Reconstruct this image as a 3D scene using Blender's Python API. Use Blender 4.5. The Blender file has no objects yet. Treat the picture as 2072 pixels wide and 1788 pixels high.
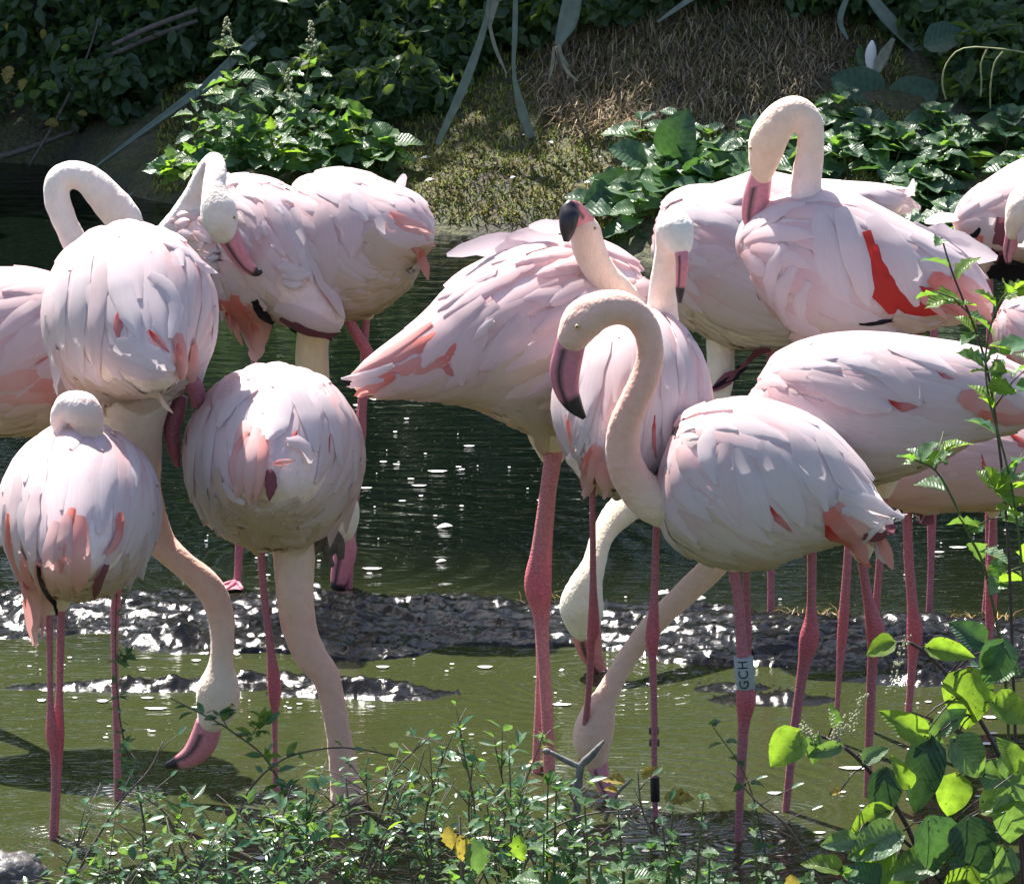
import bpy, bmesh, math, random
import numpy as np
from mathutils import Vector, Matrix, noise
from mathutils.bvhtree import BVHTree

random.seed(7); np.random.seed(7)
SC = bpy.context.scene
COL = SC.collection

# ------------------------------------------------------------------ camera, light, exposure
FPX = 12000.0; CX, CY = 1036.0, 894.0; H = 3.4
PITCH = math.atan((894 + 1700) / FPX)
cam_d = bpy.data.cameras.new('camera'); cam = bpy.data.objects.new('camera', cam_d); COL.objects.link(cam)
cam.location = (0, 0, H); cam.rotation_euler = (math.pi / 2 - PITCH, 0, 0)
cam_d.sensor_fit = 'HORIZONTAL'; cam_d.sensor_width = 36.0; cam_d.lens = 36.0 * FPX / 2072.0
cam_d.clip_start = 0.5; cam_d.clip_end = 400
SC.camera = cam
SUN_EL, SUN_AZ = math.radians(57), math.radians(-30)      # azimuth from +Y (away from the camera), negative = left
w = bpy.data.worlds.new('World'); SC.world = w; w.use_nodes = True
nt = w.node_tree; bg = nt.nodes['Background']
sky = nt.nodes.new('ShaderNodeTexSky'); sky.sky_type = 'NISHITA'; sky.sun_disc = False
sky.sun_elevation = SUN_EL; sky.sun_rotation = SUN_AZ; sky.dust_density = 1.5
nt.links.new(sky.outputs[0], bg.inputs[0]); bg.inputs[1].default_value = 0.085
sd = bpy.data.lights.new('sun', 'SUN'); sun = bpy.data.objects.new('sun', sd); COL.objects.link(sun)
sd.energy = 5.0; sd.angle = math.radians(0.55); sd.color = (1.0, 0.95, 0.88)
sdir = Vector((math.sin(SUN_AZ) * math.cos(SUN_EL), math.cos(SUN_AZ) * math.cos(SUN_EL), math.sin(SUN_EL)))
sun.rotation_euler = sdir.to_track_quat('Z', 'Y').to_euler(); sun.location = (0, 10, 20)
SC.view_settings.view_transform = 'Standard'; SC.view_settings.look = 'None'
SC.view_settings.gamma = 1.0; SC.view_settings.use_curve_mapping = False
SC.view_settings.exposure = 1.27
SC.render.engine = 'CYCLES'
SC.cycles.max_bounces = 6; SC.cycles.diffuse_bounces = 3; SC.cycles.glossy_bounces = 3
SC.cycles.transmission_bounces = 3; SC.cycles.transparent_max_bounces = 4
SC.cycles.sample_clamp_indirect = 4.0; SC.cycles.caustics_reflective = False; SC.cycles.caustics_refractive = False
SC.cycles.use_denoising = True

# ------------------------------------------------------------------ geometry helpers
cp, sp = math.cos(PITCH), math.sin(PITCH)
CF = Vector((0, cp, -sp)); CU = Vector((0, sp, cp)); CR = Vector((1, 0, 0))
def ray(px, py): return CF + CR * ((px - CX) / FPX) - CU * ((py - CY) / FPX)
def W(px, py, Y):
    "the point at world distance Y that stands on the sight line through (px, py) of the 2072-wide photograph"
    r = ray(px, py); t = Y / r.y
    return Vector((0, 0, H)) + r * t
def YG(py, z=0.0):
    r = ray(CX, py); return (z - H) / r.z * r.y
def scale_at(p): return (p - Vector((0, 0, H))).dot(CF) / FPX   # metres per photo pixel

def tag(o, label=None, cat=None, group=None, kind=None):
    if label: o['label'] = label
    if cat: o['category'] = cat
    if group: o['group'] = group
    if kind: o['kind'] = kind
    return o
def empty(name, loc, label, cat, group=None):
    o = bpy.data.objects.new(name, None); o.location = loc; o.empty_display_size = .1; COL.objects.link(o)
    return tag(o, label, cat, group)
def mesh_obj(name, verts, faces, mat, parent=None, col=None, smooth=True, uv=None, bn=None):
    off = Vector((0, 0, 0)); q = parent
    while q is not None: off += q.location; q = q.parent
    v = np.asarray(verts, dtype=np.float32).reshape(-1, 3) - np.array(off, dtype=np.float32)
    me = bpy.data.meshes.new(name)
    if isinstance(faces, np.ndarray) and len(faces):
        n, k = faces.shape
        me.vertices.add(len(v)); me.vertices.foreach_set('co', v.ravel())
        me.loops.add(n * k); me.loops.foreach_set('vertex_index', faces.astype(np.int32).ravel())
        me.polygons.add(n); me.polygons.foreach_set('loop_start', np.arange(0, n * k, k, dtype=np.int32))
        me.polygons.foreach_set('loop_total', np.full(n, k, dtype=np.int32)); me.update(calc_edges=True)
    else:
        me.from_pydata(v.tolist(), [], [list(f) for f in faces]); me.update()
    if smooth: me.polygons.foreach_set('use_smooth', np.ones(len(me.polygons), dtype=bool))
    if col is not None:
        a = me.attributes.new('Col', 'FLOAT_COLOR', 'POINT')
        c = np.ones((len(v), 4), dtype=np.float32); c[:, :3] = np.asarray(col, dtype=np.float32)
        a.data.foreach_set('color', c.ravel())
    if uv is not None:
        a = me.attributes.new('Fuv', 'FLOAT_VECTOR', 'POINT')
        c = np.zeros((len(v), 3), dtype=np.float32); c[:, :2] = np.asarray(uv, dtype=np.float32)
        a.data.foreach_set('vector', c.ravel())
    if bn is not None:
        a = me.attributes.new('Bn', 'FLOAT_VECTOR', 'POINT'); a.data.foreach_set('vector', np.asarray(bn, dtype=np.float32).ravel())
    if mat: me.materials.append(mat)
    o = bpy.data.objects.new(name, me); COL.objects.link(o)
    if parent is not None: o.parent = parent
    return o
def crom(pts, n):
    "Catmull-Rom through rows of numbers"
    P = np.asarray(pts, dtype=float); m = len(P)
    Q = np.vstack([2 * P[0] - P[1], P, 2 * P[-1] - P[-2]])
    out = []
    for x in np.linspace(0, m - 1, n):
        i = min(int(x), m - 2); t = x - i
        a, b, c, d = Q[i], Q[i + 1], Q[i + 2], Q[i + 3]
        out.append(.5 * ((2 * b) + (-a + c) * t + (2 * a - 5 * b + 4 * c - d) * t * t + (-a + 3 * b - 3 * c + d) * t ** 3))
    return np.array(out)
def tube(path, radii, seg=10, flat=1.0, ref=None, caps=True):
    "tube round a polyline; flat scales the half-width across 'ref'"
    P = np.asarray(path, dtype=float); R = np.asarray(radii, dtype=float); n = len(P)
    T = np.gradient(P, axis=0); T /= np.linalg.norm(T, axis=1)[:, None] + 1e-12
    ref = np.array(ref if ref is not None else (0.03, 1, 0.02), dtype=float)
    V = []; prev = None
    for i in range(n):
        a = np.cross(T[i], ref)
        if np.linalg.norm(a) < 1e-3: a = prev if prev is not None else np.cross(T[i], (1, 0, 0))
        a /= np.linalg.norm(a)
        if prev is not None and np.dot(a, prev) < 0: a = -a
        prev = a; b = np.cross(T[i], a)
        for k in range(seg):
            th = 2 * math.pi * k / seg
            V.append(P[i] + R[i] * (math.cos(th) * a + flat * math.sin(th) * b))
    F = []
    for i in range(n - 1):
        for k in range(seg):
            F.append((i * seg + k, i * seg + (k + 1) % seg, (i + 1) * seg + (k + 1) % seg, (i + 1) * seg + k))
    if caps:
        V.append(P[0]); V.append(P[-1]); c0, c1 = len(V) - 2, len(V) - 1
        for k in range(seg):
            F.append((c0, (k + 1) % seg, k)); F.append((c1, (n - 1) * seg + k, (n - 1) * seg + (k + 1) % seg))
    return V, F

# ------------------------------------------------------------------ materials
def new_mat(name):
    m = bpy.data.materials.new(name); m.use_nodes = True
    n = m.node_tree.nodes; l = m.node_tree.links
    return m, n, l, n['Principled BSDF'], n['Material Output']
def nd(n, t, **kw):
    x = n.new(t)
    for k, v in kw.items():
        if k.startswith('i_'): x.inputs[k[2:].replace('_', ' ')].default_value = v
        else: setattr(x, k, v)
    return x
def bump(n, l, src, bs, strength=.3, dist=.002):
    b = nd(n, 'ShaderNodeBump'); b.inputs['Strength'].default_value = strength; b.inputs['Distance'].default_value = dist
    l.new(src, b.inputs['Height']); l.new(b.outputs[0], bs.inputs['Normal']); return b
def ramp(n, l, src, stops):
    r = nd(n, 'ShaderNodeValToRGB'); l.new(src, r.inputs[0]); e = r.color_ramp.elements
    while len(e) > 1: e.remove(e[-1])
    e[0].position = stops[0][0]; e[0].color = (*stops[0][1], 1)
    for p, c in stops[1:]:
        x = e.new(p); x.color = (*c, 1)
    return r
def math2(n, l, op, a, b=None):
    x = nd(n, 'ShaderNodeMath', operation=op)
    for i, s in enumerate((a, b)):
        if s is None: continue
        if isinstance(s, (int, float)): x.inputs[i].default_value = s
        else: l.new(s, x.inputs[i])
    return x.outputs[0]

def m_feather():
    m, n, l, b, o = new_mat('feather')
    a = nd(n, 'ShaderNodeAttribute', attribute_name='Col'); f = nd(n, 'ShaderNodeAttribute', attribute_name='Fuv')
    mp = nd(n, 'ShaderNodeMapping'); mp.inputs['Scale'].default_value = (20, 1.6, 1); l.new(f.outputs['Vector'], mp.inputs[0])
    oi = nd(n, 'ShaderNodeObjectInfo')
    ns = nd(n, 'ShaderNodeTexNoise', noise_dimensions='4D'); ns.inputs['Scale'].default_value = 2.5; ns.inputs['Detail'].default_value = 5
    l.new(mp.outputs[0], ns.inputs['Vector']); l.new(math2(n, l, 'MULTIPLY', oi.outputs['Random'], 30), ns.inputs['W'])
    mx = nd(n, 'ShaderNodeMix', data_type='RGBA', blend_type='MULTIPLY'); mx.inputs[0].default_value = 1
    r = ramp(n, l, ns.outputs[0], [(.3, (.93, .89, .92)), (.55, (1, 1, 1))])
    l.new(a.outputs['Color'], mx.inputs[6]); l.new(r.outputs[0], mx.inputs[7])
    l.new(mx.outputs[2], b.inputs['Base Color']); b.inputs['Roughness'].default_value = .62
    b.inputs['Specular IOR Level'].default_value = .25
    bp = bump(n, l, ns.outputs[0], b, .22, .002)
    # barbs of neighbouring feathers blend: shade partly with the normal of the plumage below
    bn_ = nd(n, 'ShaderNodeAttribute', attribute_name='Bn'); g = nd(n, 'ShaderNodeNewGeometry')
    dt = nd(n, 'ShaderNodeVectorMath', operation='DOT_PRODUCT'); l.new(bn_.outputs['Vector'], dt.inputs[0]); l.new(g.outputs['Normal'], dt.inputs[1])
    sg = math2(n, l, 'MULTIPLY', math2(n, l, 'SIGN', dt.outputs['Value']), 1.25)
    sc_ = nd(n, 'ShaderNodeVectorMath', operation='SCALE'); l.new(bn_.outputs['Vector'], sc_.inputs[0]); l.new(sg, sc_.inputs['Scale'])
    ad = nd(n, 'ShaderNodeVectorMath', operation='ADD'); l.new(sc_.outputs[0], ad.inputs[0]); l.new(g.outputs['Normal'], ad.inputs[1])
    nz = nd(n, 'ShaderNodeVectorMath', operation='NORMALIZE'); l.new(ad.outputs[0], nz.inputs[0]); l.new(nz.outputs[0], bp.inputs['Normal'])
    t = nd(n, 'ShaderNodeBsdfTranslucent'); l.new(mx.outputs[2], t.inputs[0])
    ms = nd(n, 'ShaderNodeMixShader'); ms.inputs[0].default_value = .4
    l.new(b.outputs[0], ms.inputs[1]); l.new(t.outputs[0], ms.inputs[2]); l.new(ms.outputs[0], o.inputs[0])
    return m
def m_down():
    m, n, l, b, o = new_mat('down_feathers')
    a = nd(n, 'ShaderNodeAttribute', attribute_name='Col'); g = nd(n, 'ShaderNodeNewGeometry')
    v = nd(n, 'ShaderNodeTexVoronoi'); v.inputs['Scale'].default_value = 170; v.inputs['Randomness'].default_value = 1
    mp = nd(n, 'ShaderNodeMapping'); mp.inputs['Scale'].default_value = (1, 1, .6); l.new(g.outputs['Position'], mp.inputs[0])
    l.new(mp.outputs[0], v.inputs['Vector'])
    ns = nd(n, 'ShaderNodeTexNoise'); ns.inputs['Scale'].default_value = 45; ns.inputs['Detail'].default_value = 6
    l.new(g.outputs['Position'], ns.inputs['Vector'])
    mx = nd(n, 'ShaderNodeMix', data_type='RGBA', blend_type='MULTIPLY'); mx.inputs[0].default_value = 1
    r = ramp(n, l, ns.outputs[0], [(.3, (.93, .91, .9)), (.6, (1, 1, 1))])
    l.new(a.outputs['Color'], mx.inputs[6]); l.new(r.outputs[0], mx.inputs[7])
    l.new(mx.outputs[2], b.inputs['Base Color']); b.inputs['Roughness'].default_value = .85
    b.inputs['Specular IOR Level'].default_value = .15
    b.inputs['Sheen Weight'].default_value = .35; b.inputs['Sheen Roughness'].default_value = .4
    b.inputs['Subsurface Weight'].default_value = .35; b.inputs['Subsurface Radius'].default_value = (.02, .012, .009)
    b.inputs['Subsurface Scale'].default_value = .6
    s = math2(n, l, 'ADD', v.outputs['Distance'], ns.outputs[0])
    bump(n, l, s, b, .55, .0022)
    return m
def m_attr(name, rough=.5, spec=.5, scale=160, strength=.4, dist=.0012, var=.8, noise_type='N'):
    m, n, l, b, o = new_mat(name)
    a = nd(n, 'ShaderNodeAttribute', attribute_name='Col'); g = nd(n, 'ShaderNodeNewGeometry')
    ns = nd(n, 'ShaderNodeTexNoise'); ns.inputs['Scale'].default_value = scale; ns.inputs['Detail'].default_value = 5
    l.new(g.outputs['Position'], ns.inputs['Vector'])
    mx = nd(n, 'ShaderNodeMix', data_type='RGBA', blend_type='MULTIPLY'); mx.inputs[0].default_value = 1
    r = ramp(n, l, ns.outputs[0], [(.32, (var, var, var)), (.62, (1, 1, 1))])
    l.new(a.outputs['Color'], mx.inputs[6]); l.new(r.outputs[0], mx.inputs[7]); l.new(mx.outputs[2], b.inputs['Base Color'])
    b.inputs['Roughness'].default_value = rough; b.inputs['Specular IOR Level'].default_value = spec
    bump(n, l, ns.outputs[0], b, strength, dist)
    return m
def m_leg():
    m = m_attr('leg_skin', .5, .4, 220, .5, .001, .66); n = m.node_tree.nodes; l = m.node_tree.links; b = n['Principled BSDF']
    g = nd(n, 'ShaderNodeNewGeometry'); mp = nd(n, 'ShaderNodeMapping'); mp.inputs['Scale'].default_value = (.5, .5, 1.6); l.new(g.outputs['Position'], mp.inputs[0])
    v = nd(n, 'ShaderNodeTexVoronoi'); v.inputs['Scale'].default_value = 190; l.new(mp.outputs[0], v.inputs['Vector'])
    bump(n, l, v.outputs['Distance'], b, .8, .0016); return m
def m_plain(name, c, rough=.6, scale=60, var=.6, strength=.3, dist=.002, spec=.4):
    m, n, l, b, o = new_mat(name)
    g = nd(n, 'ShaderNodeNewGeometry')
    ns = nd(n, 'ShaderNodeTexNoise'); ns.inputs['Scale'].default_value = scale; ns.inputs['Detail'].default_value = 6
    l.new(g.outputs['Position'], ns.inputs['Vector'])
    r = ramp(n, l, ns.outputs[0], [(.3, tuple(x * var for x in c)), (.65, c)])
    l.new(r.outputs[0], b.inputs['Base Color']); b.inputs['Roughness'].default_value = rough
    b.inputs['Specular IOR Level'].default_value = spec
    bump(n, l, ns.outputs[0], b, strength, dist)
    return m
def m_leaf(name, ca, cb, trans, tw=.45, rough=.38, spots=0.0, spec=.5, veins=True):
    "leaf: colour varies from ca to cb per leaf, light shows through it in colour trans"
    m, n, l, b, o = new_mat(name)
    oi = nd(n, 'ShaderNodeObjectInfo'); tc = nd(n, 'ShaderNodeTexCoord'); g = nd(n, 'ShaderNodeNewGeometry')
    at = nd(n, 'ShaderNodeAttribute', attribute_name='Col')
    rnd = math2(n, l, 'FRACT', math2(n, l, 'ADD', oi.outputs['Random'], at.outputs['Fac']))
    mx = nd(n, 'ShaderNodeMix', data_type='RGBA'); mx.inputs[6].default_value = (*ca, 1); mx.inputs[7].default_value = (*cb, 1)
    l.new(rnd, mx.inputs[0])
    ns = nd(n, 'ShaderNodeTexNoise'); ns.inputs['Scale'].default_value = 55; ns.inputs['Detail'].default_value = 4
    l.new(g.outputs['Position'], ns.inputs['Vector'])
    r = ramp(n, l, ns.outputs[0], [(.3, (.7, .7, .7)), (.65, (1.15, 1.15, 1.15))])
    m2 = nd(n, 'ShaderNodeMix', data_type='RGBA', blend_type='MULTIPLY'); m2.inputs[0].default_value = 1
    l.new(mx.outputs[2], m2.inputs[6]); l.new(r.outputs[0], m2.inputs[7]); colr = m2.outputs[2]
    tr = nd(n, 'ShaderNodeMix', data_type='RGBA', blend_type='MULTIPLY'); tr.inputs[0].default_value = 1
    tr.inputs[6].default_value = (*trans, 1); l.new(r.outputs[0], tr.inputs[7]); tcol = tr.outputs[2]
    if veins:
        sx = nd(n, 'ShaderNodeSeparateXYZ'); l.new(tc.outputs['Object'], sx.inputs[0])
        ax = math2(n, l, 'ABSOLUTE', sx.outputs[0])
        k = math2(n, l, 'SUBTRACT', math2(n, l, 'MULTIPLY', sx.outputs[1], 9.0), math2(n, l, 'MULTIPLY', ax, 7.0))
        wv = math2(n, l, 'ABSOLUTE', math2(n, l, 'SUBTRACT', math2(n, l, 'FRACT', k), .5))
        vv = math2(n, l, 'LESS_THAN', wv, .09)
        mid = math2(n, l, 'LESS_THAN', ax, .018)
        vm = math2(n, l, 'MAXIMUM', vv, mid)
        m3 = nd(n, 'ShaderNodeMix', data_type='RGBA'); l.new(math2(n, l, 'MULTIPLY', vm, .3), m3.inputs[0])
        l.new(colr, m3.inputs[6]); m3.inputs[7].default_value = (cb[0] * 1.8, cb[1] * 1.5, cb[2] * 1.6, 1); colr = m3.outputs[2]
        bump(n, l, math2(n, l, 'ADD', ns.outputs[0], wv), b, .5, .004)
    if spots:
        n2 = nd(n, 'ShaderNodeTexNoise'); n2.inputs['Scale'].default_value = 95; n2.inputs['Detail'].default_value = 3
        l.new(g.outputs['Position'], n2.inputs['Vector'])
        s = math2(n, l, 'GREATER_THAN', n2.outputs[0], spots)
        for q in (0, 1):
            m4 = nd(n, 'ShaderNodeMix', data_type='RGBA'); l.new(s, m4.inputs[0]); l.new((colr, tcol)[q], m4.inputs[6])
            m4.inputs[7].default_value = (.07, .05, .01, 1)
            if q == 0: colr = m4.outputs[2]
            else: tcol = m4.outputs[2]
    l.new(colr, b.inputs['Base Color']); b.inputs['Roughness'].default_value = rough; b.inputs['Specular IOR Level'].default_value = spec
    t = nd(n, 'ShaderNodeBsdfTranslucent'); l.new(tcol, t.inputs[0])
    ms = nd(n, 'ShaderNodeMixShader'); ms.inputs[0].default_value = tw
    l.new(b.outputs[0], ms.inputs[1]); l.new(t.outputs[0], ms.inputs[2]); l.new(ms.outputs[0], o.inputs[0])
    return m
M = {}
M['feather'] = m_feather(); M['down'] = m_down()
M['leg'] = m_leg()
M['bill'] = m_attr('bill_horn', .38, .5, 120, .3, .001, .82)
M['eye'] = m_attr('eye_gloss', .12, .6, 50, .0, .001, 1)
M['leaf_small'] = m_leaf('small_leaf', (.05, .13, .075), (.10, .20, .10), (.24, .44, .08), .33, .28, veins=False)
M['leaf_nettle'] = m_leaf('nettle_leaf', (.05, .12, .05), (.085, .17, .07), (.25, .5, .05), .42, .42)
M['leaf_yellow'] = m_leaf('yellowing_and_sunlit_leaf', (.30, .25, .05), (.42, .31, .07), (.55, .44, .07), .45, .45, .66)  # real yellowing, and the sunlit yellow painted on the bramble shoot
M['leaf_lime'] = m_leaf('sunlit_knotweed_leaf', (.10, .18, .04), (.16, .25, .05), (.36, .60, .04), .5, .4, .69)  # knotweed leaf copy with its sunlit yellow-green put into the colour
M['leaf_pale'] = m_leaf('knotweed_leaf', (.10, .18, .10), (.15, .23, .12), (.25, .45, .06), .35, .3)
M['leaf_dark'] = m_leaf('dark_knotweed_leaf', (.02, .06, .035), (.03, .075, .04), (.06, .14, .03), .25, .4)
M['leaf_dock'] = m_leaf('dock_leaf', (.035, .09, .05), (.065, .13, .07), (.12, .28, .05), .3, .36)
M['leaf_bush'] = m_leaf('bush_leaf', (.03, .07, .03), (.075, .13, .05), (.30, .46, .05), .35, .4, veins=False)
M['strap'] = m_plain('strap_leaf', (.19, .24, .20), .45, 30, .7, .2, .002)
M['strap_dry'] = m_plain('dry_strap_leaf', (.30, .29, .22), .6, 40, .6, .4, .003)
M['stem'] = m_plain('green_stem', (.09, .12, .04), .55, 60, .6)
M['twig'] = m_plain('brown_twig', (.15, .12, .105), .7, 80, .5)
M['purple_stem'] = m_plain('purple_stem', (.07, .045, .05), .5, 80, .6)
M['dry'] = m_attr('dry_straw', .8, .2, 60, .1, .001, .7)
M['white'] = m_plain('white_down', (.8, .78, .76), .8, 80, .85)
M['stone'] = m_plain('wet_stone', (.16, .15, .15), .4, 40, .4, .8, .01, .5)
M['bark'] = m_plain('bark', (.06, .05, .04), .8, 30, .5, .8, .01)
M['band'] = m_plain('white_plastic_ring', (.36, .40, .43), .4, 40, .85, .05)
M['ink'] = m_plain('black_ink', (.015, .015, .02), .5, 40, .9, .0)
M['black'] = m_plain('black_band', (.02, .018, .02), .45, 80, .6, .1)
M['ochre'] = m_plain('ochre_ring', (.28, .17, .06), .5, 80, .6, .1)
M['tassel'] = m_plain('yellowish_tassel', (.42, .42, .20), .6, 60, .7)
M['dead_wood'] = m_plain('grey_dead_wood', (.26, .25, .24), .8, 60, .5, .6, .004)
M['flower'] = m_plain('pale_flowers', (.45, .45, .28), .7, 80, .7)

# ------------------------------------------------------------------ the setting: ground, water, mud bar
def fbm(x, y, z=0, o=4):
    s = 0; a = 1; f = 1
    for _ in range(o):
        s += a * noise.noise((x * f, y * f, z)); a *= .5; f *= 2.03
    return s
def shore_y(x):
    "distance of the far shoreline at x"
    pts = [(-12, 20.6), (-2.2, 20.5), (-1.55, 20.2), (-1.2, 19.5), (-.75, 19.3), (-.2, 18.9), (.15, 18.7), (.5, 18.3), (1.2, 18.2), (3, 18.2), (12, 18.5)]
    for (a, ya), (b, yb) in zip(pts, pts[1:]):
        if a <= x <= b:
            t = (x - a) / (b - a); return ya + (yb - ya) * t
    return pts[0][1] if x < -12 else pts[-1][1]
def ground_h(x, y):
    t = y - shore_y(x) + .08 * fbm(x * 2.2, y * 2.2)
    if t > 0:
        z = .34 * t if t < 2.6 else .34 * 2.6 + (t - 2.6) * .08
        z += .04 * (1 - math.exp(-t * 8))
        z += .22 * math.exp(-((x - .62) / .6) ** 2 - ((y - 20.0) / .5) ** 2)
        z += .03 * fbm(x * 3, y * 3, 2) * min(1, t * 2)
        z += .012 * fbm(x * 14, y * 14, 5, 3) * min(1, t * 3)
    else: z = max(-.35, t * .5)
    yn = 11.36 + .10 * noise.noise((x * 1.3, 3, 1))
    if y < yn:
        u = yn - y; z = min(.12, u * .35) + .02 * fbm(x * 5, y * 5, 4)
    elif y < yn + .6: z = max(z, -.35 + 0 * y, -(y - yn) * .5)
    return z
def axis(dense, step, far, grow=1.35):
    a, b = dense; v = list(np.arange(a, b + 1e-6, step)); s = step * 2; x = b
    while x < far[1]: x += s; s *= grow; v.append(x)
    s = step * 2; x = a; lo = []
    while x > far[0]: x -= s; s *= grow; lo.append(x)
    return lo[::-1] + v
def grid(xs, ys, hf):
    V = [(x, y, hf(x, y)) for y in ys for x in xs]; nx = len(xs)
    F = np.array([(j * nx + i, j * nx + i + 1, (j + 1) * nx + i + 1, (j + 1) * nx + i) for j in range(len(ys) - 1) for i in range(nx - 1)])
    return V, F
xs = axis((-2.3, 2.3), .035, (-60, 60)); ys1 = axis((10.6, 12.4), .06, (-4, 13.0), 1.3); ys2 = axis((18.0, 22.5), .035, (13.6, 150))
V, F = grid(xs, ys1 + ys2, ground_h)
m, n, l, b, o = new_mat('bank_soil')
g = nd(n, 'ShaderNodeNewGeometry')
n1 = nd(n, 'ShaderNodeTexNoise'); n1.inputs['Scale'].default_value = 3.2; n1.inputs['Detail'].default_value = 7; l.new(g.outputs['Position'], n1.inputs['Vector'])
n2 = nd(n, 'ShaderNodeTexNoise'); n2.inputs['Scale'].default_value = 60; n2.inputs['Detail'].default_value = 6; l.new(g.outputs['Position'], n2.inputs['Vector'])
r1 = ramp(n, l, n1.outputs[0], [(.35, (.05, .042, .032)), (.5, (.075, .08, .028)), (.62, (.10, .085, .045))])
r2 = ramp(n, l, n2.outputs[0], [(.3, (.45, .45, .45)), (.7, (1.25, 1.25, 1.2))])
mx = nd(n, 'ShaderNodeMix', data_type='RGBA', blend_type='MULTIPLY'); mx.inputs[0].default_value = 1
l.new(r1.outputs[0], mx.inputs[6]); l.new(r2.outputs[0], mx.inputs[7]); l.new(mx.outputs[2], b.inputs['Base Color'])
b.inputs['Roughness'].default_value = .8; bump(n, l, n2.outputs[0], b, .8, .02)
tag(mesh_obj('ground', V, F, m), kind='structure')

# water: murky shallow pond, olive in front, colour darkening towards the back
m, n, l, b, o = new_mat('pond_water')
g = nd(n, 'ShaderNodeNewGeometry'); sx = nd(n, 'ShaderNodeSeparateXYZ'); l.new(g.outputs['Position'], sx.inputs[0])
def map_noise(sc, s, det=3, w=0):
    mp = nd(n, 'ShaderNodeMapping'); mp.inputs['Scale'].default_value = sc; mp.inputs['Location'].default_value = (w, w, w); l.new(g.outputs['Position'], mp.inputs[0])
    t = nd(n, 'ShaderNodeTexNoise'); t.inputs['Scale'].default_value = s; t.inputs['Detail'].default_value = det; l.new(mp.outputs[0], t.inputs['Vector']); return t.outputs[0]
nA = map_noise((1, 1, 1), 1.4, 4); nB = map_noise((.35, 1, 1), 16, 3, 3); nC = map_noise((.5, 1, 1), 48, 3, 7); nS = map_noise((1, 1, 1), 140, 2, 1)
far_y = math2(n, l, 'ADD', sx.outputs[1], math2(n, l, 'MULTIPLY', math2(n, l, 'SUBTRACT', nA, .5), 1.0))
mr = nd(n, 'ShaderNodeMapRange'); l.new(far_y, mr.inputs[0]); mr.inputs[1].default_value = 13.4; mr.inputs[2].default_value = 14.6
r = ramp(n, l, mr.outputs[0], [(0, (.038, .046, .016)), (.45, (.009, .012, .006)), (1, (.002, .004, .003))])
sp_ = math2(n, l, 'GREATER_THAN', nS, .735)
mxx = nd(n, 'ShaderNodeMix', data_type='RGBA'); l.new(sp_, mxx.inputs[0]); l.new(r.outputs[0], mxx.inputs[6]); mxx.inputs[7].default_value = (.28, .27, .16, 1)
l.new(mxx.outputs[2], b.inputs['Base Color']); b.inputs['Roughness'].default_value = .035; b.inputs['IOR'].default_value = 1.4
def rings(cx, cy, rad, freq):
    dx = math2(n, l, 'SUBTRACT', sx.outputs[0], cx); dy = math2(n, l, 'SUBTRACT', sx.outputs[1], cy)
    d = math2(n, l, 'SQRT', math2(n, l, 'ADD', math2(n, l, 'MULTIPLY', dx, dx), math2(n, l, 'MULTIPLY', dy, dy)))
    fall = nd(n, 'ShaderNodeMapRange'); l.new(d, fall.inputs[0]); fall.inputs[1].default_value = .05; fall.inputs[2].default_value = rad; fall.inputs[3].default_value = 1; fall.inputs[4].default_value = 0
    wob = math2(n, l, 'ADD', math2(n, l, 'MULTIPLY', d, freq), math2(n, l, 'MULTIPLY', nB, 3.0))
    return math2(n, l, 'MULTIPLY', math2(n, l, 'SINE', wob), fall.outputs[0])
hA = W(1252, 1640, YG(1640)); hB = W(1222, 1372, YG(1372)); hC = W(702, 1580, YG(1580)); hD = W(690, 1195, YG(1195))
rs_ = math2(n, l, 'ADD', math2(n, l, 'ADD', rings(hA.x, hA.y, .75, 120), rings(hB.x, hB.y, .45, 150)), math2(n, l, 'ADD', math2(n, l, 'MULTIPLY', rings(hC.x, hC.y, .35, 140), .5), rings(hD.x, hD.y + .3, 1.4, 70)))
for (qx, qy) in ((1494, 1700), (1112, 1572), (110, 1697), (238, 1617), (558, 1617), (1590, 1640), (1326, 1651)):
    pq = W(qx, qy, YG(qy)); rs_ = math2(n, l, 'ADD', rs_, math2(n, l, 'MULTIPLY', rings(pq.x, pq.y, .16, 260), .8))
hh = math2(n, l, 'ADD', math2(n, l, 'MULTIPLY', nB, 1.1), math2(n, l, 'ADD', math2(n, l, 'MULTIPLY', nC, .25), math2(n, l, 'MULTIPLY', rs_, .32)))
bump(n, l, hh, b, .6, .008)
V, F = grid([-40, -10, -3, 0, 3, 10, 40], [11.2, 13, 15, 18, 22, 26], lambda x, y: 0.0)
tag(mesh_obj('water', V, F, m), kind='structure')

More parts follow.
